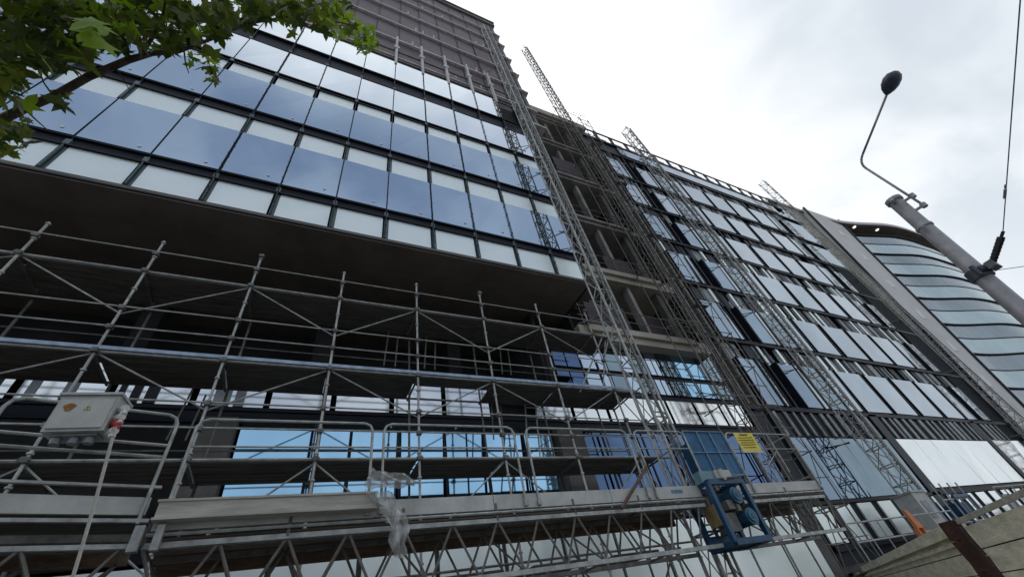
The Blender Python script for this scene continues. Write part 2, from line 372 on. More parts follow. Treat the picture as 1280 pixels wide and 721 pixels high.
# raw concrete bay between block and wing
YB = 9.9
def zb(r): return r*YB+EYE
bayl = [.945,1.33,1.77,2.235,2.70,3.13]
for i, z in enumerate(bayl):
    m = MB(); th = .62 if i < 2 else .38
    m.box(XR+.1, 16.2, YB, 14, zb(z)-th, zb(z)); m.box(XR+.5, 15.4, YB-.16, YB-.005, zb(z)-th*.5, zb(z)-.03)
    m.build('floor_slab', M['conc_beige'] if i < 2 else M['conc_grey'], tw)
    if i < 5:
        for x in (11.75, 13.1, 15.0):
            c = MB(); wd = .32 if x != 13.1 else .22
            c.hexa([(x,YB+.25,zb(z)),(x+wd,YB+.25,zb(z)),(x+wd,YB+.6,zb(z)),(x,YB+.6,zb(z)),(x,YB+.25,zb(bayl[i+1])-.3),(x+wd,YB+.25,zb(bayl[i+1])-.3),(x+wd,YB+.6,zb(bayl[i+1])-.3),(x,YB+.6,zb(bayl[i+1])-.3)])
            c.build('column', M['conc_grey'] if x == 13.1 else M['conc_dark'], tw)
        q = MB(); zz = zb(z)
        for k in (.5,1.05): q.tube((XR+.2,YB-.05,zz+k),(16.1,YB-.05,zz+k),.024,6)
        for k in range(5): q.tube((XR+.4+1.7*k,YB-.05,zz-.1),(XR+.4+1.7*k,YB-.05,zz+1.15),.024,6)
        q.build('edge_rail', M['galv_br'], tw)
        q = MB(); q.box(XR+.3+rnd(0,2), XR+1.6+rnd(0,2), YB+.5, YB+.6, zz, zz+rnd(.8,2.4)); q.box(13.6, 14.7+rnd(0,.4), YB+.8, YB+.9, zz, zz+rnd(1,2.8)); m_x = rnd(9.2,12.5); q.box(m_x, m_x+rnd(1.2,2.2), YB+.12, YB+.2, zz, zz+rnd(1.,2.6)); q.build('board_stack', M['brown_dk'], tw)
m = MB(); m.box(XR+.1, 16.2, 12.2, 14, zb(.9), zb(3.2)); m.box(XR+.02, XR+.12, YB+.3, 14, zb(.9), zb(3.2)); m.build('bay_wall', M['interior'], tw)
m = MB(); m.box(XR+.1, 17.4, YB-.1, 20, zb(3.22), zb(3.30)); m.build('bay_roof', M['conc_beige'], tw)

# ================================================================== WING with silver panels
wg = thing('office_wing', 'long office wing with rows of silver panels, black bands and dark glass', 'building', (30, 12, 0))
X0 = 1.66*W; X1 = 4.12*W
m = MB(); m.box(X0+.1, 4.9*W, W+.62, 24, 0, zw(3.18)); m.build('wing_wall', M['slat_dark'], wg)
wl = [.63,1.003,1.402,1.79,2.165,2.53,2.93]
for i, r0 in enumerate(wl):
    m = MB(); m.box(X0, X1, W-.06, W+.6, zw(r0)-.22, zw(r0)-.0); m.build('floor_band', M['black_fr'], wg)
    top = wl[i+1] if i < 6 else 3.10
    if i == 6:
        for k in range(9):
            xa = 2.02*W+k*2.42
            m = MB(); m.box(xa+.02, xa+2.40, W-.08, W, zw(2.955), zw(3.07)); m.build('silver_panel', M['white_pan'], wg)
        m = MB(); m.box(X0, X1, W+.05, W+.6, zw(2.93), zw(3.1)); m.build('glazing', M['slat_dark'], wg)
        continue
    pz0, pz1 = zw(r0)+.03, zw(r0+.245)
    gl = MB(); gl.box(X0+.1, X1, W+.3, W+.36, zw(r0), zw(top)-.2); gl.build('glazing', M['grey_glass'], wg)
    bk = MB()
    for k in range(9):
        xa = 1.79*W+k*.2945*W
        if xa > X1-1: break
        if k < 2: parts = ((xa, xa+1.35, 'slate_glass'), (xa+1.37, xa+1.68, 'white_pan'))
        elif k == 2: parts = ((2.275*W, 2.40*W, 'grey_glass'), (2.43*W, 2.55*W, 'white_pan'))
        elif k == 7: parts = ((3.735*W, 3.865*W, 'white_pan'), (3.965*W, 4.08*W, 'white_pan'))
        else: parts = (((2.588+.2915*(k-3))*W, (2.588+.2915*(k-3))*W+2.5, 'white_pan'),)
        for (a, c, mn) in parts:
            if i >= 4 and k < 2: mn = 'white_pan'
            e = [rnd(-.02,.02) for _ in range(2)]
            m = MB(); m.hexa([(a,W-.1+e[0],pz0),(c,W-.1-e[0],pz0),(c,W-.03,pz0),(a,W-.03,pz0),(a,W-.1+e[1],pz1),(c,W-.1-e[1],pz1),(c,W-.03,pz1),(a,W-.03,pz1)])
            m.build('silver_panel' if mn == 'white_pan' else 'glass_panel', M[mn], wg)
            bk.box(a-.07, a-.005, W-.12, W+.28, pz0-.05, pz1+.08); bk.box(c+.005, c+.07, W-.12, W+.28, pz0-.05, pz1+.08)
            bk.box(c+.18, c+.42, W-.05, W+.2, pz1-.05, pz1+.22)
        if k < 3: bk.box(xa+2.25, xa+2.4, W-.02, W+.28, pz0, zw(top)-.22)
        bk.build('panel_frame', M['black_fr'], wg); bk = MB()
    sg = MB(); sd_ = MB()                                        # slatted clerestory strip above the panels
    x = X0+.4
    wt = MB()
    while x < X1-.3:
        if i < 3 and random.random() < .22: wt.box(x, x+.22, W+.0, W+.2, pz1+.05, zw(top)-.23); x += .3
        wd = rnd(.06,.22) if random.random() < .6 else rnd(.3,.7); tgt = sg if random.random() < .5 else sd_
        if random.random() < .8: tgt.box(x, x+wd, W+rnd(.02,.1), W+.2, pz1+.05, zw(top)-.23)
        x += wd+rnd(.03,.28)
    if wt.v: wt.build('pale_slats', M['strip'], wg)
    sg.build('light_slats', M['slat_grey'], wg); sd_.build('dark_slats', M['slat_dark'], wg)
    fl = MB()
    for x in (X0+.02, X0+.65): fl.box(x, x+.14, W-.12, W+.3, pz0-.05, zw(top)-.23)
    fl.build('jamb', M['galv_br'], wg)
# bottom rows: large glass, pale strip
def panes(xa, xb, n, za, zb_, mn, nm, y=W-.02, gap=.012, wob=.02):
    for k in range(n):
        a = xa+(xb-xa)*k/n+gap; c = xa+(xb-xa)*(k+1)/n-gap; e = rnd(-wob,wob)
        m = MB(); m.hexa([(a,y+e,za),(c,y-e,za),(c,y+.06,za),(a,y+.06,za),(a,y-e*.5,zb_),(c,y+e*.5,zb_),(c,y+.06,zb_),(a,y+.06,zb_)])
        m.build(nm, M[mn], wg)
panes(1.80*W, 2.08*W, 3, zw(.247), zw(.488), 'slate_glass', 'large_pane')
panes(2.08*W, 2.57*W, 5, zw(.247), zw(.488), 'grey_glass', 'large_pane')
panes(2.65*W, 3.72*W, 6, zw(.262), zw(.492), 'cream_pan', 'bright_pane', W-.02, .008)
panes(3.79*W, 4.40*W, 4, zw(.29), zw(.50), 'cream_pan', 'bright_pane', W-.02, .008)
m = MB(); m.box(X0, 4.45*W, W+.05, W+.6, 0, zw(.63)-.24); m.build('base_wall', M['black_fr'], wg)
m = MB(); m.box(1.77*W, 1.79*W, W-.1, W+.04, zw(.1), zw(.62)); m.build('pier', M['slat_dark'], wg)
for a, c in ((2.57,2.645),(3.725,3.785)):
    m = MB(); m.box(a*W, c*W, W-.06, W+.04, zw(.1), zw(.62)); m.build('pier', M['slat_dark'], wg)
sg = MB(); x = 1.8*W
while x < 4.1*W:
    wd = rnd(.10,.4); sg.box(x, x+wd, W-.04, W+.04, zw(.497), zw(.63)-.24); x += wd+rnd(.3,.7)
sg.build('light_slats', M['slat_grey'], wg)
for k in range(15):
    xa = (1.66+.1475*k)*W
    m = MB(); m.box(xa, xa+.098*W, W-.03, W+.03, zw(.112), zw(.228)); m.build('lower_panel', M['strip' if k < 7 else 'cream_pan'], wg)
m = MB(); m.box(X0, 4.4*W, W-.06, W+.02, zw(.232), zw(.244)); m.box(X0,4.4*W,W-.05,W+.02,zw(.09),zw(.108)); m.build('transom', M['black_fr'], wg)
# parapet rail with dashes
m = MB(); m.box(X0, X1+2, W-.1, W+.3, zw(3.09), zw(3.12)); m.beam((X0-1,W-.1,zw(3.235)),(X1+3,W-.1,zw(3.235)),.1,.16)
x = X0
while x < X1+3: m.box(x, x+.3, W-.12, W-.02, zw(3.1), zw(3.24)); x += 1.75
m.build('parapet_rail', M['black_fr'], wg)
x = X0+.5; q = MB()
while x < X1+2.5: q.box(x, x+1.0, W+.1, W+.16, zw(3.14), zw(3.20)); x += 1.75
q.build('parapet_board', M['slab_lt'], wg)
m = MB(); m.box(X1, 4.50*W, W+.1, 24, zw(.5), zw(3.2)); m.build('end_glazing', M['grey_glass'], wg)
m = MB()
for k in range(9): m.box(X1+.1+k*.42, X1+.2+k*.42, W-.02, W+.08, zw(.5), zw(2.2))
for r0 in wl: m.box(X1, 4.5*W, W-.05, W+.08, zw(r0)-.2, zw(r0))
m.build('end_mullion', M['slat_dark'], wg)
m = MB(); m.box(4.46*W, 4.95*W, W+.2, 24, 0, zw(3.37)); m.build('beige_end_wall', M['conc_beige'], wg)
m = MB()
for k in range(12): m.box(4.46*W, 4.95*W, W+.185, W+.195, zw(.3+.27*k), zw(.3+.27*k)+.07)
m.build('pour_joint', M['conc_dark'], wg)

# ================================================================== CURVED GLASS BUILDING and its leaning fin
cb = thing('curved_glass_building', 'curved glass high-rise with alternating dark and pale bands behind a grey fin', 'building', (75, 14, 0))
pl = [(38,11.1),(45,11.0),(58.0,10.55),(67.3,8.6),(73.7,8.1),(80.6,8.2),(94.4,9.6),(110,13.5),(124,20),(132,30)]
def cat(P, n=8):
    out = []
    for i in range(1, len(P)-2):
        a, b_, c_, d = [Vector((*q,0)) for q in P[i-1:i+3]]
        for k in range(n):
            t = k/n; out.append(.5*((2*b_)+(c_-a)*t+(2*a-5*b_+4*c_-d)*t*t+(3*b_-a-3*c_+d)*t**3))
    out.append(Vector((*P[-2],0))); return out
arc = cat(pl)
def ring(z0, z1, off=0., thick=.5):
    m = MB(); cen = Vector((78,60,0))
    pts = [q+(q-cen).normalized()*off for q in arc]; inn = [q-(q-cen).normalized()*thick for q in pts]
    for i in range(len(pts)-1):
        a, b_ = pts[i], pts[i+1]; c_, d = inn[i+1], inn[i]
        m.hexa([(a.x,a.y,z0),(b_.x,b_.y,z0),(c_.x,c_.y,z0),(d.x,d.y,z0),(a.x,a.y,z1),(b_.x,b_.y,z1),(c_.x,c_.y,z1),(d.x,d.y,z1)])
    return m
ring(0, 36.0, -1.6, 4).build('core_wall', M['interior'], cb)
z = 34.5; k = 0
while z > 1:
    ring(z-1.88+.06, z-.06, 0 if k % 2 else -.12).build('glass_band', M['band_lt' if k % 2 else 'band_dk'], cb)
    ring(z-.045, z+.045, .05).build('band_ledge', M['black_fr'], cb)
    z -= 1.88; k += 1
m = MB(); cen = Vector((78,60,0))
ring(35.9, 36.05, .55, 5).build('roof_soffit', M['soffit'], cb)
ring(36.05, 36.5, .60, 5).build('roof_fascia', M['ribbon'], cb)
for px, py in ((61.3,9.5),(65.6,8.75)):
    m = MB(); m.tube((px,py+.3,35.84),(px,py+.3,35.9),.2,12); m.build('downlight', M['lit'], cb)
YR = 10.15
fl = [(5.06,3.44),(4.28,0)]; fr = [(5.86,3.50),(4.73,0)]
m = MB(); yb_ = YR+.9
m.hexa([(fl[1][0]*YR,YR,0),(fr[1][0]*YR,YR,0),(fr[1][0]*YR,yb_,0),(fl[1][0]*YR,yb_,0),
        (fl[0][0]*YR,YR,fl[0][1]*YR+EYE),(fr[0][0]*YR,YR,fr[0][1]*YR+EYE),(fr[0][0]*YR,yb_,fr[0][1]*YR+EYE),(fl[0][0]*YR,yb_,fl[0][1]*YR+EYE)])
fin_ = m.build('fin', M['ribbon'], cb)
def fx(t, z):                                   # x on the fin: t 0 left .. 1 right at ratio z
    a = fl[1][0]+(fl[0][0]-fl[1][0])*z/3.44; c_ = fr[1][0]+(fr[0][0]-fr[1][0])*z/3.5; return (a+(c_-a)*t)*YR
for zr in (3.07,2.60,2.16,1.73,1.35,1.00,.66,.36):
    m = MB(); h = .055
    m.hexa([(fx(.52,zr-h),YR-.04,(zr-h)*YR+EYE),(fx(.64,zr-h),YR-.04,(zr-h)*YR+EYE),(fx(.64,zr-h),YR+.02,(zr-h)*YR+EYE),(fx(.52,zr-h),YR+.02,(zr-h)*YR+EYE),
            (fx(.52,zr+h),YR-.04,(zr+h)*YR+EYE),(fx(.64,zr+h),YR-.04,(zr+h)*YR+EYE),(fx(.64,zr+h),YR+.02,(zr+h)*YR+EYE),(fx(.52,zr+h),YR+.02,(zr+h)*YR+EYE)])
    m.build('light_slot', M['slot'], fin_)
m = MB(); m.beam((fl[0][0]*YR-.05,YR-.08,fl[0][1]*YR+EYE),(fl[1][0]*YR-.05,YR-.08,0),.25,.2); m.beam((fr[0][0]*YR+.05,YR-.08,fr[0][1]*YR+EYE),(fr[1][0]*YR+.05,YR-.08,0),.15,.2)
m.build('fin_edge', M['slat_dark'], cb)
m = MB(); m.tube((64,12,37),(61.5,11,38.6),.08,5); m.tube((61.5,11,38.6),(63,11,38.5),.06,5); m.build('roof_arm', M['slab_lt'], cb)

# ================================================================== MASTS
def mast(x, y, z0, z1, w_, pitch, m1, m2, label, ties, tie_y, rt=.035, rl=.018, extra=False):
    t = thing('hoist_mast', label, 'mast', (x,y,0), 'lattice masts of the mast climbers')
    h = w_/2; c4 = [(-h,-h),(h,-h),(h,h),(-h,h)]
    for a, b_ in c4:
        m = MB(); m.tube((x+a,y+b_,z0),(x+a,y+b_,z1),rt,6); m.build('mast_tube', m1, t)
    m = MB(); z = z0; k = 0
    while z < z1-.05:
        zn = min(z+pitch, z1)
        for i in range(4):
            a = c4[i]; b_ = c4[(i+1) % 4]
            m.tube((x+a[0],y+a[1],z),(x+b_[0],y+b_[1],z),rl*1.2,4,cap=False)
            if i == 0: m.beam((x+a[0],y+a[1],z+.13),(x+b_[0],y+b_[1],z+.13),.03,.03)
            if k % 2: a, b_ = b_, a
            m.tube((x+a[0],y+a[1],z),(x+b_[0],y+b_[1],zn),rl,4,cap=False)
        z += pitch; k += 1
    m.build('lattice', m1, t)
    m = MB(); m.box(x-.03,x+.03,y-h-.07,y-h-.02,z0,z1-.6); m.build('gear_rack', m2, t)
    for tz in ties:
        m = MB(); m.tube((x-h,y+h,tz),(x-h-.5,tie_y,tz+.05),.024,5); m.tube((x+h,y+h,tz),(x+h+.5,tie_y,tz+.05),.024,5); m.tube((x-h-.1,y+h,tz),(x+h+.5,tie_y,tz),.02,5)
        m.tube((x-h-.25,y+h+.05,tz),(x+h+.25,y+h+.05,tz),.026,5)
        m.build('wall_tie', m2, t)
    return t
mast(8.44, 7.6, .3, 42.2, .46, .9, M['galv'], M['galv_dk'], 'tall grey lattice mast rising past the right edge of the glass block', [9.5,14,18.5,23,27.5,33,38], 8.4, .034, .019)
mast(14.8, 9.3, 3.0, 50.3, .5, .75, M['galv_br'], M['galv_br'], 'brownish lattice mast in front of the raw concrete bay, topping the wing roof', [8,11.5,15,18.5,22,25.5,29,32.5], 9.85, .028, .015)
mast(22.5, 9.35, .5, 36.0, .62, .75, M['galv'], M['galv_dk'], 'grey lattice mast standing in front of the silver panels of the wing', [6.5,10.5,14.5,18.5,22.5,26.5,31], 10.2, .034, .02)
mast(43.6, 9.5, .5, 37.6, .6, .8, M['galv'], M['galv_dk'], 'far lattice mast standing before the beige end wall by the grey fin', [7,12,17,22,27,32], 10.4, .03, .018)

# access scaffold tower beside the brown mast
t = thing('scaffold_tower', 'narrow brown access scaffold tower beside the concrete bay', 'scaffolding', (15.5, 9.2, 0))
zt0, zt1 = .2, 32.8
for x in (13.55,15.75,16.65):
    for y in (8.85,9.6):
        m = MB(); m.tube((x,y,zt0),(x,y,zt1),.024,6); m.build('standard', M['galv_br'], t)
z = 1.8; k = 0
while z < zt1:
    lg = MB(); br = MB(); dk = MB()
    for y in (8.85,9.6): lg.tube((15.4,y,z),(16.75,y,z),.022,5); lg.tube((15.4,y,z+.9),(16.75,y,z+.9),.018,5)
    for x in (15.75,16.65): lg.tube((x,8.75,z),(x,9.7,z),.022,5)
    a, b_ = (15.75,16.65) if k % 2 else (16.65,15.75); br.tube((a,8.85,z),(b_,8.85,z+1.8),.018,5); br.tube((b_,9.6,z),(a,9.6,z+1.8),.018,5)
    if k % 2: lg.tube((13.3,8.85,z+.3),(15.6,8.85,z+.35),.022,5); lg.tube((13.55,8.85,z),(13.55,9.9,z),.022,5)
    if k % 3 == 0: dk.box(15.8,16.6,8.95,9.25,z-.04,z-.02)
    lg.build('ledger_frame', M['galv_br'], t); br.build('brace', M['galv_br'], t)
    if dk.v: dk.build('deck_board', M['galv_dk'], t)
    z += 1.8; k += 1

# ================================================================== SCAFFOLD under the overhang
sc = thing('scaffolding', 'grey tube scaffold with three decks under the overhanging block', 'scaffolding', (0, 9, 0))
YS, YI = 8.5, 9.6
sx = [.03*8.5+2.0*k for k in range(-6, 5)]+[8.95]
zd = [.412*8.5+EYE, .65*8.5+EYE, .90*8.5+EYE]
for i, x in enumerate(sx):
    m = MB(); zt_ = 1.018*8.5+EYE+rnd(-.08,.1); z = 1.2
    m.tube((x,YS,.1),(x,YS,zt_),.026,8)
    while z < zt_: m.tube((x,YS,z),(x,YS,z+.03),.048,8); z += .5
    m.build('standard', M['galv' if i % 3 else 'galv_lt'], sc)
    m = MB()
    for z in zd:
        for dz in (0,.55,1.05):
            if z+dz < zt_: m.box(x-.05,x+.05,YS-.075,YS+.03,z+dz-.04,z+dz+.045); m.tube((x-.07,YS-.06,z+dz),(x+.07,YS-.06,z+dz),.02,6)
    m.build('coupler', M['galv_dk'], sc)
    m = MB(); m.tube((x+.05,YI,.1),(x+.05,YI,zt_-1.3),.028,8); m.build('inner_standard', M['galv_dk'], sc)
for z in zd:
    m = MB(); m.tube((sx[0],YS,z),(sx[-1]+.3,YS,z),.027,6); m.build('ledger', M['galv'], sc)
    m = MB(); m.tube((sx[0],YI,z),(sx[-1],YI,z),.028,6)
    for x in sx: m.tube((x,YS,z-.06),(x,YI,z-.06),.026,6)
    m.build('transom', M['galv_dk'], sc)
    for dz in (.55, 1.05) if z != zd[2] else (.6,):
        m = MB(); m.tube((sx[0],YS-.04,z+dz+.03),(sx[-1],YS-.04,z+dz),.017,6); m.build('guard_rail', M['galv'], sc)
        m = MB(); m.tube((sx[0],YI+.04,z+dz+.1),(sx[-1],YI+.04,z+dz+.1),.018,6); m.build('inner_guard_rail', M['galv_dk'], sc)
m = MB(); m.tube((sx[0],YS,1.05*8.5+EYE-1.1),(sx[-1],YS,1.05*8.5+EYE-1.1),.001,4)
for j, z in enumerate(zd):
    for i, (a, b_) in enumerate(zip(sx, sx[1:])):
        if j == 1 and i == 7: 
            m = MB(); m.box(a+.05, b_-.05, YS+.04, YS+.42, z-.03, z+.03); m.build('deck', M['plank'], sc); continue
        m = MB()
        for q in range(3):
            y0 = YS+.05+q*.35; m.box(a+.04, b_-.04, y0, y0+.33, z-.03+rnd(-.006,.006), z+.03)
            m.box(a+.06, b_-.06, y0+.155, y0+.175, z-.045, z-.031)
        m.build('deck', M['plank'], sc)
m = MB(); m.box(sx[0], sx[-1], YS-.045, YS-.015, zd[1]+.035, zd[1]+.11); m.build('toe_board', mat('bluish_toe_board', (.34,.42,.52), .5, .2, .35, 5), sc)
for j, (z, zn) in enumerate(((zd[0],zd[1]),(zd[1],zd[2]),(zd[0]-2.05,zd[0]))):
    for i, (a, b_) in enumerate(zip(sx, sx[1:])):
        m = MB()
        p, q = ((a,YS,z+.95),(b_,YS,zn)) if (i+j) % 2 else ((b_,YS,z+.95),(a,YS,zn))
        if j == 2: p, q = (p[0],YS,z+.4),(q[0],YS,zn-.05)
        m.tube((p[0],YS+.05,p[2]),(q[0],YS+.05,q[2]),.017,6); m.build('brace', M['galv'], sc)
for x, z in ((-2.4,5.9),(1.6,8.0),(2.7,8.0),(4.5,6.0),(5.1,8.05)):   # ladder-ish clutter on the decks
    m = MB(); m.tube((x,YI-.1,z),(x+.1,YI-.1,z+1.2),.02,5); m.tube((x+.3,YI-.1,z),(x+.36,YI-.1,z+1.0),.02,5); m.build('spare_tube', M['galv_dk'], sc)
m = MB(); r_ = .022
for xx, zz in ((5.35,zd[0]+.05),):
    m.tube((xx,YI-.15,zz),(xx+.45,YI-.05,zz+2.7),r_,5); m.tube((xx+.35,YI-.15,zz),(xx+.8,YI-.05,zz+2.7),r_,5)
    for k in range(9): f = k/9; m.tube((xx+.45*f,YI-.15,zz+2.7*f),(xx+.35+.45*f,YI-.15,zz+2.7*f),.015,4)
tag(m.build('ladder', M['galv']), 'light metal ladder leaning between the two lower scaffold decks', 'ladder')
for i, (a, b_) in enumerate(zip(sx, sx[1:])):
    m = MB(); p, q = (a, b_) if i % 2 else (b_, a)
    m.tube((p,YS,1.0),(q,YS,3.0),.022,6); m.tube((p,YI,3.0),(q,YI,1.0),.02,6); m.build('brace', M['galv_dk'], sc)
    m = MB(); m.box(a+.3, b_-.4, YS+.1, YI-.1, 2.95, 3.0); m.build('deck', M['plank'], sc)
for zz in (1.1,2.1,3.05):
    m = MB(); m.tube((sx[0],YS,zz),(sx[-1],YS,zz),.024,6); m.build('ledger', M['galv_dk'], sc)
# tall diagonal props at the right end
m = MB(); m.tube((7.0,8.55,zd[1]-.1),(8.9,8.55,zd[2]+.3),.026,6); m.tube((7.9,8.6,zd[1]),(8.8,8.6,zd[2]-.1),.022,6); m.build('brace', M['galv'], sc)

# inner second row scaffold (behind the wing's blue drive): thin uprights against the glass
# ================================================================== MAST CLIMBING PLATFORM
YP = 6.9
def zp(r): return r*YP+EYE
pf = thing('work_platform', 'long mast climber work platform with guard rails and blue drive unit', 'platform', (6, 7, 0), 'mast climber work platforms')
XA, XB = -1.55, 12.4
m = MB()
edges_ = [XA, 1.15, 3.1, 5.6, 8.05]
for a, b_ in zip(edges_, edges_[1:]): m.box(a+.006, b_-.006, YP, YP+.05, zp(.286), zp(.320))
m.box(9.25, XB, YP, YP+.05, zp(.286), zp(.318)); m.build('fascia', M['fascia'], pf)
m = MB(); m.tube((XA,YP-.03,zp(.278)),(8.1,YP-.03,zp(.278)),.022,6); m.tube((9.2,YP-.03,zp(.278)),(XB,YP-.03,zp(.278)),.022,6); m.build('lower_lip', M['galv'], pf)
m = MB()
for a, b_ in ((XA,8.0),(9.0,XB)):
    m.box(a, b_, YP+.06, 7.35, zp(.272), zp(.276)); m.box(a, b_, 7.62, 7.9, zp(.272), zp(.276))
m.build('deck', M['brown_deck'], pf)
m = MB()
for a, b_ in ((XA,8.0),(9.0,XB)): m.box(a, b_, 7.36, 7.61, zp(.273), zp(.275))
m.build('mesh_deck', M['perf'], pf)
for y in (7.18,):
    m = MB(); m.beam((XA,y,zp(.266)),(8.0,y,zp(.266)),.04,.05); m.beam((9.2,y,zp(.266)),(XB,y,zp(.266)),.04,.05); m.build('deck_joist', M['galv_dk'], pf)
m = MB(); m.box(XA, 8.0, 7.92, 8.0, 3.29, 3.46); m.box(9.1, XB, 7.92, 8.0, 3.29, 3.46); m.build('rear_plank', M['timber'], pf)
m = MB(); m.box(XA, 8.0, 7.86, 7.918, 3.44, 3.475); m.build('rear_plank_edge', M['timber_lt'], pf)
# truss
zc, zbm = zp(.262), zp(.152)
for y, yb2 in ((YP+.02, YP+.02), (7.62, 7.62)):
    for nm, zz, rr in (('top_chord', zc, .032), ('bottom_chord', zbm, .034)):
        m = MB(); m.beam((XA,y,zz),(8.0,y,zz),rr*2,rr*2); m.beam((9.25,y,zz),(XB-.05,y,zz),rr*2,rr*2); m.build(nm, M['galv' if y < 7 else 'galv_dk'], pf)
m = MB(); x = XA; k = 0
while x < XB-.4:
    if not (7.75 < x < 9.0):
        nx = x+.78
        for y in (YP+.02, 7.62):
            m.tube((x,y,zc),(x+.38,y,zbm),.02,5); m.tube((x+.38,y,zbm),(nx,y,zc),.02,5)
        if k % 2 == 0: m.tube((x,YP+.02,zc),(x,7.62,zc),.018,5); m.tube((x+.38,YP+.02,zbm),(x+.38,7.62,zbm),.018,5); m.tube((x+.38,YP+.02,zbm),(x,7.62,zc),.018,5)
        if k % 2 == 0: m.tube((x,YP-.0,zp(.3)),(x,YP,zc),.024,5)
    x += .78; k += 1
m.build('truss_lattice', M['galv_br'], pf)
def rail(par, x0, x1, y=YP-.03, zt_=zp(.498), zb_=zp(.292), mid=.438, mm=None):
    m = MB(); r_ = .022; c_ = .13; mm = mm or M['galv']
    pts = [(x0-.0,y,zb_),(x0,y,zt_-c_),(x0+c_*.3,y,zt_-c_*.3),(x0+c_,y,zt_),(x1-c_,y,zt_),(x1-c_*.3,y,zt_-c_*.3),(x1,y,zt_-c_),(x1,y,zb_)]
    m.path(pts, r_, 8); m.tube((x0,y,zp(mid)),(x1,y,zp(mid)),.014,6)
    m.box(x0-.035,x0+.035,y-.03,y+.03,zb_-.02,zb_+.07); m.box(x1-.035,x1+.035,y-.03,y+.03,zb_-.02,zb_+.07)
    return m.build('guard_rail', mm, par)
for a, b_ in ((-1.44,1.03),(1.22,3.70),(3.97,6.53),(6.75,8.3)): rail(pf, a, b_)
rail(pf, 9.78, 12.42)
for x in (10.35, 11.2): q_ = MB(); q_.tube((x,7.95,zp(.30)),(x,7.95,zp(.5)),.016,6); q_.build('rear_post', M['galv_dk'], pf)
m = MB()
for x in (10.6,11.5): m.tube((x,YP-.03,zp(.35)),(x,YP-.03,zp(.498)),.014,6)
m.tube((12.45,YP-.03,zp(.34)),(12.45,7.9,zp(.34)),.02,6); m.tube((12.45,YP-.03,zp(.498)),(12.45,7.9,zp(.498)),.02,6); m.tube((12.45,7.9,zp(.498)),(12.45,7.9,zp(.30)),.02,6)
m.tube((10.6,YP-.02,zp(.36)),(11.5,YP-.02,zp(.43)),.012,5)
m.build('end_rail', M['galv'], pf)
m = MB(); m.tube((5.65,YP-.13,3.42),(6.75,YP-.05,4.22),.034,8); m.build('rusty_prop', mat('rusty_prop', (.13,.07,.05), .8, 0, .4, 9), pf)
# blue gate and drive
gt = MB(); gt.box(8.36, 9.72, YP+.0, YP+.012, zp(.347), zp(.50)); gate = gt.build('mesh_gate', M['blue_mesh'], pf)
gf = MB()
for x in (8.33,8.8,9.25,9.74): gf.tube((x,YP-.02,zp(.345)),(x,YP-.02,zp(.502)),.018,6)
for zz in (.347,.425,.502): gf.tube((8.33,YP-.02,zp(zz)),(9.74,YP-.02,zp(zz)),.016,6)
gf.build('gate_frame', mat('grey_blue_tube', (.16,.26,.34), .5, .2, .2, 6), gate)
m = MB(); m.box(8.5,8.95,7.0,7.3,zp(.37),zp(.47)); m.box(9.0,9.3,7.05,7.3,zp(.35),zp(.44)); m.build('rear_machine', M['blue_paint'], pf)
dr = MB()
xa, xb, ya, yb_, za, zb_ = 8.08, 9.16, 6.66, 7.30, zp(.150), zp(.316)
for x in (xa, xb):
    for y in (ya, yb_): dr.beam((x,y,za),(x,y,zb_),.10,.10)
    for z in (za, zb_): dr.beam((x,ya,z),(x,yb_,z),.09,.09)
for y in (ya, yb_):
    for z in (za, zb_): dr.beam((xa,y,z),(xb,y,z),.11,.11)
dr.box(xa, xb, yb_-.02, yb_+.02, za, za+.25); dr.box(xa+.05, xb-.05, ya+.05, yb_-.05, za-.02, za+.05)
du = dr.build('drive_frame', M['blue_paint'], pf)
for x, z in ((8.75, za+.85), (8.9, za+.42)):
    m = MB(); m.tube((x,ya+.0,z),(x,ya+.5,z),.15,14); m.tube((x,ya-.05,z),(x,ya,z),.17,14); m.tube((x,ya-.08,z),(x,ya-.05,z),.12,14); m.tube((x,ya-.09,z),(x,ya-.08,z),.05,10)
    m.build('motor', mat('motor_blue_grey', (.03,.11,.18), .45, .2, .4, 9), du)
m = MB(); m.box(8.3,8.62,ya+.1,ya+.4,za+.2,za+.55); m.box(8.42,8.62,ya+.02,ya+.3,za+.6,za+.78); m.box(8.65,8.75,ya,ya+.2,za+.55,za+.7); m.build('gearbox', M['galv_dk'], du)
m = MB(); m.box(8.12,8.3,ya+.15,ya+.45,za+.35,za+.75); m.build('brake_cover', mat('tan_cover', (.28,.20,.10), .7, 0, .3, 6), du)
m = MB(); m.box(8.0,8.42,YP-.22,YP-.02,zp(.318),zp(.352)); m.build('junction_box', mat('teal_grey_box', (.16,.28,.32), .5, .1, .2, 6), pf)
m = MB(); m.box(8.46,8.95,YP-.26,YP-.03,zp(.327),zp(.352)); m.tube((8.6,YP-.3,zp(.318)),(8.6,YP-.3,zp(.352)),.05,10); m.build('control_head', M['boxwhite'], pf)
m = MB(); m.tube((8.5,YP-.32,zp(.322)),(9.3,YP-.32,zp(.33)),.022,6); m.tube((8.1,YP-.2,zp(.30)),(8.55,YP-.25,zp(.31)),.03,6); m.tube((8.3,YP-.22,zp(.29)),(8.3,YP-.22,zp(.32)),.05,8); m.build('lever', M['galv_dk'], pf)
# printed mark on the fascia (short bluish lettering, not legible)
m = MB(); x = 7.2
for wd in (.05,.05,.03,.06,.04,.05,.05): m.box(x, x+wd*.7, YP-.006, YP-.002, zp(.300), zp(.310)); x += wd
m.build('fascia_mark', mat('faded_blue_print', (.06,.20,.30), .6), pf)
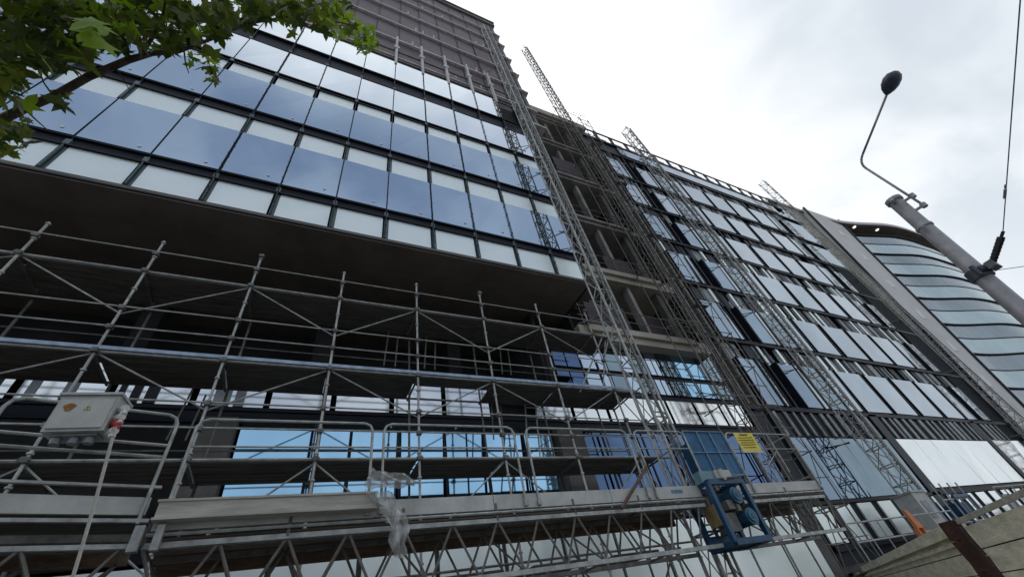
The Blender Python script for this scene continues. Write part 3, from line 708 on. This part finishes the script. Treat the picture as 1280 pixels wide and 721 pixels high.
# small folded bits
# left platform, turned towards the street
lp = thing('work_platform', 'left work platform turned towards the street, with grey fascia and cable box rail', 'platform', (-3.5, 6, 0), 'mast climber work platforms')
A0 = Vector((-1.62,6.84,0)); D = Vector((-1.12,-.26,0)).normalized(); Nn = Vector((D.y,-D.x,0))  # inward
if Nn.y < 0: Nn = -Nn
def LP(u, v, z): q = A0+D*u+Nn*v; return (q.x,q.y,z)
LEN = 4.2
def lbeam(m, u0, u1, v, z, w_, h): m.beam(LP(u0,v,z), LP(u1,v,z), w_, h)
m = MB()
for k in range(3): lbeam(m, k*1.4+.01, (k+1)*1.4-.01, .03, zp(.326), .04, .20)
m.build('fascia', M['fascia'], lp)
m = MB(); lbeam(m, -.05, LEN, -.02, zp(.300), .05, .04); lbeam(m, -.05, LEN, -.0, zp(.358), .05, .03); m.build('lower_lip', M['galv'], lp)
m = MB(); m.hexa([LP(0,.06,zp(.32)),LP(LEN,.06,zp(.32)),LP(LEN,1.1,zp(.32)),LP(0,1.1,zp(.32)),LP(0,.06,zp(.33)),LP(LEN,.06,zp(.33)),LP(LEN,1.1,zp(.33)),LP(0,1.1,zp(.33))]); m.build('deck', M['plank'], lp)
m = MB(); lbeam(m, 0, LEN, .3, zp(.285), .06, .08); lbeam(m, 0, LEN, .7, zp(.285), .06, .08); m.build('deck_joist', M['galv_dk'], lp)
m = MB(); lbeam(m, 0, LEN, 1.12, zp(.29), .06, .28); m.build('rear_plank', M['timber'], lp)
m = MB(); lbeam(m, 0, LEN, .03, zc, .05, .05); lbeam(m, 0, LEN, .03, zbm+.1, .05, .05); lbeam(m, 0, LEN, .8, zbm+.1, .05, .05); m.build('chord', M['galv'], lp)
m = MB(); u = .1; k = 0
while u < LEN-.3:
    for v in (.03,.8): m.tube(LP(u,v,zc),LP(u+.42,v,zbm+.1),.02,5); m.tube(LP(u+.42,v,zbm+.1),LP(u+.84,v,zc),.02,5)
    m.tube(LP(u,.03,zc),LP(u,.8,zc),.02,5); m.tube(LP(u+.42,.03,zbm+.1),LP(u,.8,zc),.02,5)
    u += .84
m.build('truss_lattice', M['galv_br'], lp)
for u0, u1 in ((.05,1.75),(1.95,4.1)):
    m = MB(); r_ = .022; zt_ = zp(.498); zb2 = zp(.295); c_ = .13
    m.path([LP(u0,-.03,zb2),LP(u0,-.03,zt_-c_),LP(u0+c_*.3,-.03,zt_-c_*.3),LP(u0+c_,-.03,zt_),LP(u1-c_,-.03,zt_),LP(u1-c_*.3,-.03,zt_-c_*.3),LP(u1,-.03,zt_-c_),LP(u1,-.03,zb2)], r_, 8)
    m.tube(LP(u0,-.03,zp(.435)),LP(u1,-.03,zp(.435)),.02,6); m.tube(LP(u0,.02,zp(.415)),LP(u1,.02,zp(.415)),.022,6)
    m.build('guard_rail', M['galv'], lp)
m = MB(); m.beam(LP(0,-.06,zp(.29)),LP(0,-.06,zp(.25)),.1,.08); m.beam(LP(-.2,-.1,zp(.29)),LP(-.2,-.1,zp(.25)),.08,.08); m.build('joint_clamp', M['galv'], lp)

# pale joist laid along the front of the platform
m = MB(); m.box(-1.5, 1.12, YP-.20, YP-.09, zp(.299), zp(.325)); m.box(-1.52,1.14,YP-.22,YP-.06,zp(.325),zp(.329)); m.box(-1.52,1.14,YP-.22,YP-.06,zp(.295),zp(.299))
tag(m.build('joist', M['timber_lt']), 'pale flanged joist fixed along the front left of the platform', 'beam')

# yellow sign
sg_ = thing('warning_sign', 'yellow notice hanging on the right guard rail beside the blue gate', 'sign', (9.95, 6.8, zp(.42)))
Sx0, Sx1, Sz0, Sz1 = 10.08, 10.80, zp(.425), zp(.497)
def Sg(u, v, y=0): return (Sx0+(Sx1-Sx0)*u, YP-.075+.015*math.sin(u*5)+y, Sz0+(Sz1-Sz0)*v)
m = MB()
for i in range(8): m.quad(Sg(i/8,0),Sg((i+1)/8,0),Sg((i+1)/8,1),Sg(i/8,1)); m.quad(Sg(i/8,0,.006),Sg(i/8,1,.006),Sg((i+1)/8,1,.006),Sg((i+1)/8,0,.006))
m.build('sign_board', M['yellow'], sg_)
m = MB()
for j, (v, h, a, b_) in enumerate(((.86,.08,.3,.72),(.72,.045,.12,.88),(.585,.05,.1,.9),(.46,.045,.14,.86),(.34,.05,.1,.86),(.2,.045,.16,.8))):
    u = a
    while u < b_:
        wd = rnd(.025,.06) if j else .07
        m.quad(Sg(u,v,-.004),Sg(min(u+wd,b_),v,-.004),Sg(min(u+wd,b_),v+h,-.004),Sg(u,v+h,-.004)); u += wd+.012
m.build('lettering', M['black_ink'], sg_)
m = MB(); m.quad(Sg(0,-.06,-.003),Sg(1,-.06,-.003),Sg(1,.03,-.003),Sg(0,.03,-.003)); m.build('sign_hem', M['white'], sg_)

# cable box on the left rail
bx = thing('electrical_box', 'dusty grey electrical cabinet hanging on the left guard rail, plugs at its side', 'electrical cabinet', (-2.6, 6.1, 4.6))
ux = Vector((.985,-.12,0)).normalized(); uy = Vector((.12,.985,0)).normalized(); B0 = Vector((-2.68,6.0,4.40))
def BP(u, v, z): return tuple(B0+ux*u*1.0+uy*v*1.0+Vector((0,0,z*1.02)))
def bhex(m, u0,u1,v0,v1,z0,z1): m.hexa([BP(u0,v0,z0),BP(u1,v0,z0),BP(u1,v1,z0),BP(u0,v1,z0),BP(u0,v0,z1),BP(u1,v0,z1),BP(u1,v1,z1),BP(u0,v1,z1)])
m = MB(); bhex(m,0,.56,0,.30,0,.44); m.build('cabinet', M['boxgrey'], bx)
m = MB(); bhex(m,.03,.53,-.02,-.002,.03,.38); dd = m.build('cabinet_door', M['boxwhite'], bx)
m = MB(); m.quad(BP(.08,-.024,.22),BP(.2,-.024,.22),BP(.2,-.024,.34),BP(.08,-.024,.34)); 
m = MB(); c_ = [(.14+.055*math.cos(t)*(1+.25*math.sin(3*t)), .28+.05*math.sin(t)) for t in [k*math.pi/8 for k in range(16)]]
m.quad(*[BP(a,-.024,b_) for a, b_ in c_]); m.build('rust_mark', M['rust'], dd)
m = MB(); m.quad(BP(.28,-.024,.24),BP(.35,-.024,.24),BP(.315,-.024,.31)); m.build('warning_triangle', M['slat_grey'], dd)
m = MB(); m.quad(BP(.293,-.027,.247),BP(.337,-.027,.247),BP(.315,-.027,.295)); m.build('triangle_inner', M['yellow'], dd)
m = MB(); m.quad(BP(.311,-.030,.252),BP(.319,-.030,.252),BP(.322,-.030,.280),BP(.308,-.030,.280)); m.build('triangle_bolt', M['black_ink'], dd)
m = MB(); bhex(m,-.02,.58,-.03,.32,.44,.47); m.build('cabinet_lid', M['boxgrey'], bx)
m = MB()
for u in (.12,.28,.42): m.tube(BP(u,.12,-.0),BP(u,.12,-.10),.05,10)
bhex(m,.08,.5,.05,.22,-.03,0); m.build('socket', M['slat_grey'], bx)
for k, (z, mm) in enumerate(((.30,'white'),(.19,'white'),(.12,'red'),(.02,'white'))):
    m = MB(); m.tube(BP(.56,.12,z),BP(.66,.02,z-.02),.045 if mm == 'white' else .05,10); m.tube(BP(.63,.05,z-.02),BP(.66,.03,z-.1),.035,8); m.build('plug', M[mm], bx)
# rope
m = MB(); P0 = Vector(BP(.66,.0,.03)); P1 = Vector((-1.82,6.55,1.9)); pts = []
for k in range(13): t_ = k/12; q = P0.lerp(P1,t_); q.x += .03*math.sin(t_*3.1); pts.append(tuple(q))
m.path(pts, .017, 6); tag(m.build('rope', M['rope']), 'pale rope hanging down from the cable box on the left rail', 'rope')
# hanging plastic
m = MB(); nU, nV = 14, 34; PV = []
for j in range(nV):
    v = j/(nV-1)
    cxp = 1.12+.08*math.sin(v*5)+v*.50; wd = .20*(1-.7*v**1.3)+.05; zz = zp(.325)-v*.86
    for i in range(nU):
        u = i/(nU-1)-.5
        PV.append((cxp+u*wd*2*.8+.02*math.sin(9*v+7*u), YP-.26+.09*math.sin(u*13+v*8)+.05*math.sin(v*23+u*6)+rnd(-.012,.012)+.1*v, zz+.04*math.sin(u*9)+rnd(-.012,.012)))
m.v = PV; m.f = [(j*nU+i, j*nU+i+1, (j+1)*nU+i+1, (j+1)*nU+i) for j in range(nV-1) for i in range(nU-1)]
o = m.build('plastic_sheet', M['plastic'], None, True); tag(o, 'crumpled clear plastic sheet hanging from the front of the platform', 'plastic sheet')
m = MB(); PV = []
for j in range(12):
    v = j/11
    for i in range(10):
        u = i/9-.5; PV.append((.98+v*.75+u*.12, YP-.16+.07*math.sin(u*12+v*9), zp(.362)-.12*v+u*.26*math.sin(1.2+v*1.8)+rnd(-.02,.02)))
m.v = PV; m.f = [(j*10+i, j*10+i+1, (j+1)*10+i+1, (j+1)*10+i) for j in range(11) for i in range(9)]
o2 = m.build('plastic_sheet', M['plastic'], None, True); tag(o2, 'scrap of clear plastic wrapped round the guard rail foot', 'plastic sheet')

# ---- far site clutter at the foot of the wing
t = thing('work_platform', 'distant low work platform with thin rails at the foot of the wing', 'platform', (24, 9, 0), 'mast climber work platforms')
m = MB(); m.box(15.2, 22, 8.4, 9.3, 1.9, 2.05); m.build('deck', M['galv_dk'], t)
m = MB()
for z in (2.5,3.0): m.tube((15.2,8.4,z),(22,8.4,z),.025,5)
for k in range(9): m.tube((15.2+.85*k,8.4,1.9),(15.2+.85*k,8.4,3.0),.02,5)
m.build('guard_rail', M['galv'], t)
m = MB()
for k in range(8): m.tube((15.2+.85*k,8.4,1.9),(15.6+.85*k,8.4,1.2),.02,5); m.tube((15.6+.85*k,8.4,1.2),(16.05+.85*k,8.4,1.9),.02,5)
m.tube((15.2,8.4,1.2),(22,8.4,1.2),.03,5); m.build('truss_lattice', M['galv'], t)
hc = thing('hoist_cabin', 'grey construction hoist cabin at the foot of the wing', 'hoist', (22.6, 9, 0))
m = MB(); m.box(21.2,22.2,8.8,9.5,.3,3.8); m.build('cabin_body', M['boxgrey'], hc)
m = MB(); m.box(21.15,22.25,8.75,9.55,3.8,3.86); m.build('cabin_roof', M['galv'], hc)
m = MB(); m.box(21.4,21.8,8.78,8.795,2.9,3.5); m.build('cabin_panel', M['slat_grey'], hc)
m = MB()
for k in range(4): m.tube((22.6,8.6,1+k*.8),(24.8,8.6,1+k*.8),.03,5); m.tube((22.6+k*.73,8.6,.3),(22.6+k*.73,8.6,4.0),.03,5)
m.build('landing_gate', M['galv'], hc)
ob = thing('barrier', 'orange plastic barrier standing on the low platform beside the grey hoist cabin', 'barrier', (18.7, 8.3, 2.05))
m = MB(); m.hexa([(18.55,8.2,2.6),(18.95,8.2,2.6),(18.95,8.3,2.6),(18.55,8.3,2.6),(18.5,8.22,3.15),(18.72,8.22,3.15),(18.72,8.28,3.15),(18.5,8.28,3.15)]); m.build('barrier_panel', M['orange'], ob)
m = MB(); m.box(18.5,18.58,8.22,8.34,2.05,2.62); m.box(18.85,18.93,8.22,8.34,2.05,2.62); m.build('leg', M['orange'], ob)
bh = thing('hoist_drive', 'blue hoist base frame beyond the hoist cabin, above the plywood fence', 'hoist', (26.5, 8.6, 0))
m = MB()
for x in (23.6,24.9):
    m.beam((x,8.6,.2),(x,8.6,3.5),.12,.12)
    m.beam((x,9.3,.2),(x,9.3,3.5),.12,.12)
for z in (1.6,2.5,3.5): m.beam((23.6,8.6,z),(24.9,8.6,z),.10,.12)
m.build('base_frame', M['blue_paint'], bh)
m = MB(); m.box(23.8,24.7,8.75,9.2,1.8,2.5); m.box(23.7,24.8,8.7,9.2,2.9,3.3); m.build('motor_cover', M['blue_paint'], bh)
gr = thing('site_railing', 'grey site railing running along the foot of the wing behind the fence', 'railing', (31, 8.6, 0))
m = MB()
for z in (2.1,2.6,3.2,3.7): m.tube((27.8,8.6,z),(42,8.6,z),.03,5)
for k in range(15): m.tube((27.8+k,8.6,.1),(27.8+k,8.6,3.7),.03,5)
m.build('rail_bar', M['galv'], gr)
m = MB()
for k in range(0,14,3): m.box(28.1+k,28.9+k,8.62,8.65,2.2,3.4)
m.build('infill_panel', M['slat_grey'], gr)

# ================================================================== HOARDING
hd = thing('plywood_fence', 'weathered pale plywood site fence with a timber cap and rusty post', 'fence', (7.4, 2.8, 0))
FA = Vector((7.46,2.86,0)); FB = Vector((19.2,11.6,0)); FCc = Vector((6.0,1.48,0)); HT = EYE+.34
def fence(p, q, boards, zt0, zt1):
    d = (q-p).normalized(); nn = Vector((-d.y,d.x,0))
    if nn.x > 0: nn = -nn
    z = .02; k = 0
    while z < HT-.1:
        h = boards; zt_ = min(z+h-.012, HT-.04); o_ = rnd(-.006,.006)
        m = MB(); a = p+nn*o_; b_ = q+nn*o_; c_ = q-nn*.03; e = p-nn*.03
        m.hexa([(a.x,a.y,z),(b_.x,b_.y,z),(c_.x,c_.y,z),(e.x,e.y,z),(a.x,a.y,zt_),(b_.x,b_.y,zt_),(c_.x,c_.y,zt_),(e.x,e.y,zt_)])
        m.build('board', M['hoard'], hd); z += h; k += 1
    m = MB(); a = p-nn*.032; b_ = q-nn*.032; c_ = q-nn*.05; e = p-nn*.05
    m.hexa([(a.x,a.y,0),(b_.x,b_.y,0),(c_.x,c_.y,0),(e.x,e.y,0),(a.x,a.y,HT-.06),(b_.x,b_.y,HT-.06),(c_.x,c_.y,HT-.06),(e.x,e.y,HT-.06)]); m.build('gap_light_stop', M['rustpost'], hd)  # added solid panel, stops light showing through the board gaps
    return d, nn
d1, nn1 = fence(FA, FB, .235, 0, 0)
d2, nn2 = fence(FA-d1*.1, FCc, .235, 0, 0)
m = MB(); a = FA+nn1*.03+Vector((0,0,HT-.03)); b_ = FB+nn1*.03+Vector((0,0,HT-.03)); m.beam(a, b_, .16, .13); 
m.beam(FA+nn1*.02+Vector((0,0,HT-.17)), FB+nn1*.02+Vector((0,0,HT-.17)), .07, .05); m.build('cap_rail', M['hoard'], hd)
m = MB(); a = FA-d1*.05+nn2*.02+Vector((0,0,HT+.01)); b_ = FCc+nn2*.02+Vector((0,0,HT+.03)); m.beam(a, b_, .06, .05); m.build('top_strip', M['timber_lt'], hd)
m = MB(); c0 = FA+nn1*.10-d1*.02
for k in range(10):
    z0 = HT*k/10+.04; z1 = HT*(k+1)/10+.04; j = [rnd(-.012,.012) for _ in range(4)]
    m.beam((c0.x+j[0],c0.y+j[1],z0),(c0.x+j[2],c0.y+j[3],z1),.13,.17)
m.build('post', M['rustpost'], hd)

# ================================================================== STREET LAMP and span wire
lm = thing('street_lamp', 'thick grey street pole with a curved arm and a dark oval lamp head', 'street lamp', (12.5, 1.6, .12))
PT = Vector((12.5,1.02,8.47)); PB = Vector((12.5,1.62,.12)); pd = (PT-PB).normalized()
m = MB(); m.tube(PB, PT, .185, 20, .145); m.tube(PT-pd*.08, PT+pd*.03, .175, 16); m.tube(PT-pd*1.05, PT-pd*.98, .17, 16); m.build('pole', M['pole_grey'], lm, True)
m = MB(); q = PT-pd*1.1; m.tube(q+Vector((-.2,0,0)), q+Vector((-.32,0,-.06)), .05, 8); m.tube(PT-pd*.05+Vector((-.16,0,-.02)), PT-pd*.05+Vector((-.24,0,-.1)), .05,8); m.build('bolt', M['pole_grey'], lm)
off = Vector((.08,-.30,0))
arm0 = PT-pd*.55+off; bend = Vector((12.45,.80,9.88)); head = Vector((11.95,-.72,10.45))
a1 = bend-(bend-arm0).normalized()*.25; a2 = bend+(head-bend).normalized()*.25
def bez(p0,p1,p2,n=6): return [tuple((1-t)**2*p0+2*t*(1-t)*p1+t*t*p2) for t in [k/n for k in range(n+1)]]
m = MB(); m.path([tuple(arm0)]+bez(a1,bend,a2)+[tuple(head)], .027, 8); m.build('arm', M['pole_grey'], lm, True)
m = MB()
for f in (.02,.62): q = arm0+(PT-pd*.0-(PT-pd*.6))*f; c_ = q-off*.9; m.tube(q, c_, .035, 6); m.tube(q-pd*.06, q+pd*.06, .06, 8)
m.build('clamp', M['pole_grey'], lm)
hm = MB(); ax = (head-bend).normalized(); sd1 = ax.cross(Vector((0,0,1))).normalized(); up = sd1.cross(ax); n_ = 16; HV = []; HF = []
prof = [(0,.05),(.04,.10),(.11,.175),(.22,.235),(.36,.245),(.47,.19),(.54,.06)]
for k, (t_, r_) in enumerate(prof):
    for i in range(n_):
        an = 2*math.pi*i/n_; c_ = head+ax*t_+sd1*math.cos(an)*r_+up*math.sin(an)*r_*(.75 if math.sin(an) > 0 else .45); HV.append(tuple(c_))
hm.v = HV; hm.f = [(k*n_+i, k*n_+(i+1)%n_, (k+1)*n_+(i+1)%n_, (k+1)*n_+i) for k in range(len(prof)-1) for i in range(n_)]+[tuple(range(n_-1,-1,-1)), tuple((len(prof)-1)*n_+i for i in range(n_))]
hm.build('lamp_head', M['lamp_dark'], lm, True)
# clamp band for the span wire
cz = 4.35+EYE; ptc = PB+(PT-PB)*((cz-PB.z)/(PT.z-PB.z))
m = MB(); m.tube(ptc-pd*.11, ptc+pd*.11, .20, 16); m.tube(ptc+Vector((-.25,-.1,0)), ptc+Vector((.1,-.3,0)), .05, 8); m.tube(ptc+Vector((-.3,-.05,-.12)), ptc+Vector((-.3,-.05,.12)), .045,8); m.box(ptc.x-.2,ptc.x+.1,ptc.y-.34,ptc.y-.2,cz-.08,cz+.08); m.build('band', M['lamp_dark'], lm)
sw = thing('span_wire', 'thin overhead wire with a black insulator fixed to the street pole', 'wire', tuple(ptc))
i0 = ptc+Vector((.0,-.28,.05)); i1 = Vector((12.45,.46,4.72+EYE)); 
m = MB(); m.tube(i0, i1, .055, 10, .06); dirI = (i1-i0).normalized()
for k in range(7): q = i0+(i1-i0)*(.1+.13*k); m.tube(q-dirI*.01, q+dirI*.01, .064, 10)
m.tube(i1, i1+dirI*.12, .03, 8); m.build('insulator', M['black_rub'], sw)
w1 = Vector((9.75,-1.03,5.15+EYE)); w2 = Vector((8.0,-2.05,5.50+EYE)); w3 = Vector((-2,-8.5,7.3+EYE))
m = MB(); m.tube(i1+dirI*.1, w1, .009, 5); m.tube(w1, w2, .009, 5); m.tube(w2, w3, .009, 5); m.build('wire_strand', M['slat_grey'], sw)
q = i1.lerp(w1,.42); dq = (w1-i1).normalized(); m = MB(); m.tube(q-dq*.12, q+dq*.12, .022, 8); m.tube(q+dq*.16, q+dq*.24, .018, 8); m.build('turnbuckle', M['pole_grey'], sw)
m = MB(); pts = [tuple(ptc+Vector((.1,-.2,-.05))), (14.5,.4,6.05), (22,-1.5,8.4)]; m.path(pts, .008, 5)
tag(m.build('thin_wire', M['slat_grey']), 'faint thin wire running off to the right from the street pole', 'wire')

# ================================================================== building across the street (seen mirrored in the recessed glass)
op = thing('opposite_building', 'plain grey building seen only as a reflection in the recessed blue glass', 'building', (-20, -24, 0))
m = MB(); m.box(-46,-1.0,-34,-22,0,9); m.build('wall', M['opp_wall'], op)
for k in range(3):
    m = MB(); m.box(-45,-1.6,-22,-21.95,1.2+2.8*k,2.5+2.8*k); m.build('window_band', M['dark_glass'], op)
m = MB(); m.box(-46.3,-.7,-34.2,-21.7,9,9.3); m.build('roof', M['slab_lt'], op)

# ================================================================== TREE, branch over the upper left corner
def raydir(px, py): return (R3 @ Vector((px-cx, -(py-cy), -F))).normalized()
CP = Vector((0,0,EYE))
tr = thing('plane_tree', 'plane tree branch with lobed green leaves reaching in front of the glass block', 'tree', (-5.6, .3, .12))
def at(px, py, d): return CP+raydir(px,py)*d
j0 = Vector((-5.6,.3,.12)); crown0 = Vector((-5.5,.6,5.2))
m = MB(); m.tube(j0, j0+Vector((.02,.1,2.4)), .24, 14, .19); m.tube(j0+Vector((.02,.1,2.4)), crown0, .19, 14, .13); m.tube(crown0, crown0+Vector((-.3,.3,3)), .13, 12, .05)
m.build('trunk', M['bark'], tr, True)
b1 = [crown0, at(-60,190,5.0), at(-5,153,4.6), at(30,136,4.5), at(67,121,4.4), at(111,96,4.3), at(140,84,4.25), at(161,75,4.2), at(190,67,4.2), at(222,65,4.2), at(262,50,4.2), at(310,30,4.2), at(380,18,4.2), at(440,32,4.25)]
r1 = [.13,.05,.032,.028,.026,.025,.024,.023,.018,.014,.011,.009,.007,.005]
m = MB()
for i in range(len(b1)-1): m.tube(b1[i], b1[i+1], r1[i], 9, r1[i+1])
for (pts, r0) in (([at(176,68,4.2),at(190,48,4.15),at(203,22,4.1),at(210,-20,4.1)],.016),([at(161,75,4.2),at(157,55,4.2),at(150,30,4.1),at(130,-10,4.1)],.010),
                  ([at(67,121,4.4),at(55,104,4.3),at(45,80,4.2)],.006),([at(30,136,4.5),at(45,150,4.4),at(62,165,4.4)],.006),([at(140,84,4.25),at(150,92,4.2),at(163,115,4.2)],.005),
                  ([at(-40,100,4.4),at(30,60,4.1),at(90,20,4.0),at(140,-20,4.0)],.02),([at(230,64,4.2),at(232,80,4.2),at(236,92,4.2)],.006),([at(310,30,4.2),at(380,-5,4.2),at(470,-30,4.3)],.009)):
    for i in range(len(pts)-1): m.tube(pts[i], pts[i+1], r0*(1-.25*i), 6, r0*(1-.25*(i+1)))
m.build('branch', M['bark'], tr, True)
# leaf shape: five pointed lobes
LS = []
for a_, r_ in ((-165,.28),(-128,.62),(-100,.34),(-70,.86),(-38,.42),(-22,.70),(0,1.08),(22,.70),(38,.42),(70,.86),(100,.34),(128,.62),(165,.28)):
    LS.append((math.cos(math.radians(a_))*r_, math.sin(math.radians(a_))*r_))
def leaf(m, c, size, nrm, tip):
    nrm = nrm.normalized(); tip = (tip-nrm*tip.dot(nrm)); tip = tip.normalized() if tip.length > 1e-4 else nrm.orthogonal().normalized(); s_ = nrm.cross(tip)
    k = len(m.v); m.v.append(tuple(c)); cu = rnd(.1,.5)
    for a_, b_ in LS: m.v.append(tuple(c+(tip*a_+s_*b_)*size-nrm*size*cu*(a_*a_+b_*b_)*.45))
    n = len(LS)
    for i in range(n): m.f.append((k, k+1+i, k+1+(i+1) % n))
blobs = [ # px, py, rx, ry, n
 (20,20,60,40,260),(70,35,55,35,240),(110,25,50,40,220),(20,75,40,28,150),(75,72,40,22,110),(10,110,22,25,60),(10,172,30,20,80),(30,150,12,20,20),
 (150,30,40,30,150),(200,18,45,26,170),(225,40,30,22,90),(260,25,40,24,170),(300,12,40,18,150),(255,78,20,15,42),(265,95,10,9,12),(345,12,42,14,130),(380,22,28,14,70),(365,34,10,10,14),
 (420,30,22,18,75),(450,45,20,17,75),(462,58,12,10,22),(400,6,40,8,60),(75,122,10,12,14),(72,130,8,8,8),(160,55,24,18,34),(100,55,30,18,70),(200,45,30,18,60),(285,35,16,14,30),(-60,60,60,90,200),(-50,-40,80,50,160),(100,-40,120,30,200),(300,-30,140,20,160)]
dk = MB(); lt = MB()
for (px, py, rx, ry, n) in blobs:
    n = int(n*.47)
    for _ in range(n):
        a_ = rnd(0,2*math.pi); q_ = math.sqrt(random.random()); d_ = rnd(3.6,4.8)
        c_ = at(px+math.cos(a_)*q_*rx, py+math.sin(a_)*q_*ry, d_)
        nr = Vector((rnd(-1,1),rnd(-1,.6),rnd(-.3,1.4))); tp = Vector((rnd(-1,1),rnd(-1,1),rnd(-1.4,.1)))
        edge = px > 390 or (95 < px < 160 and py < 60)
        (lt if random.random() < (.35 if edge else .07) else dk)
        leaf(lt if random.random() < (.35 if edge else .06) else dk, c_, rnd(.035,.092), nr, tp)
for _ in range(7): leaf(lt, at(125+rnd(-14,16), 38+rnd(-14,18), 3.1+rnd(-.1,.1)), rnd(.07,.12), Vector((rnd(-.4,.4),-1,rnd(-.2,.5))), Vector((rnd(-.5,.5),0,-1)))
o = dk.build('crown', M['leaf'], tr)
o = lt.build('pale_leaves', M['leaf_lt'], tr)

S.view_settings.view_transform = 'Standard'; S.view_settings.look = 'None'; S.view_settings.exposure = 0; S.view_settings.gamma = 1
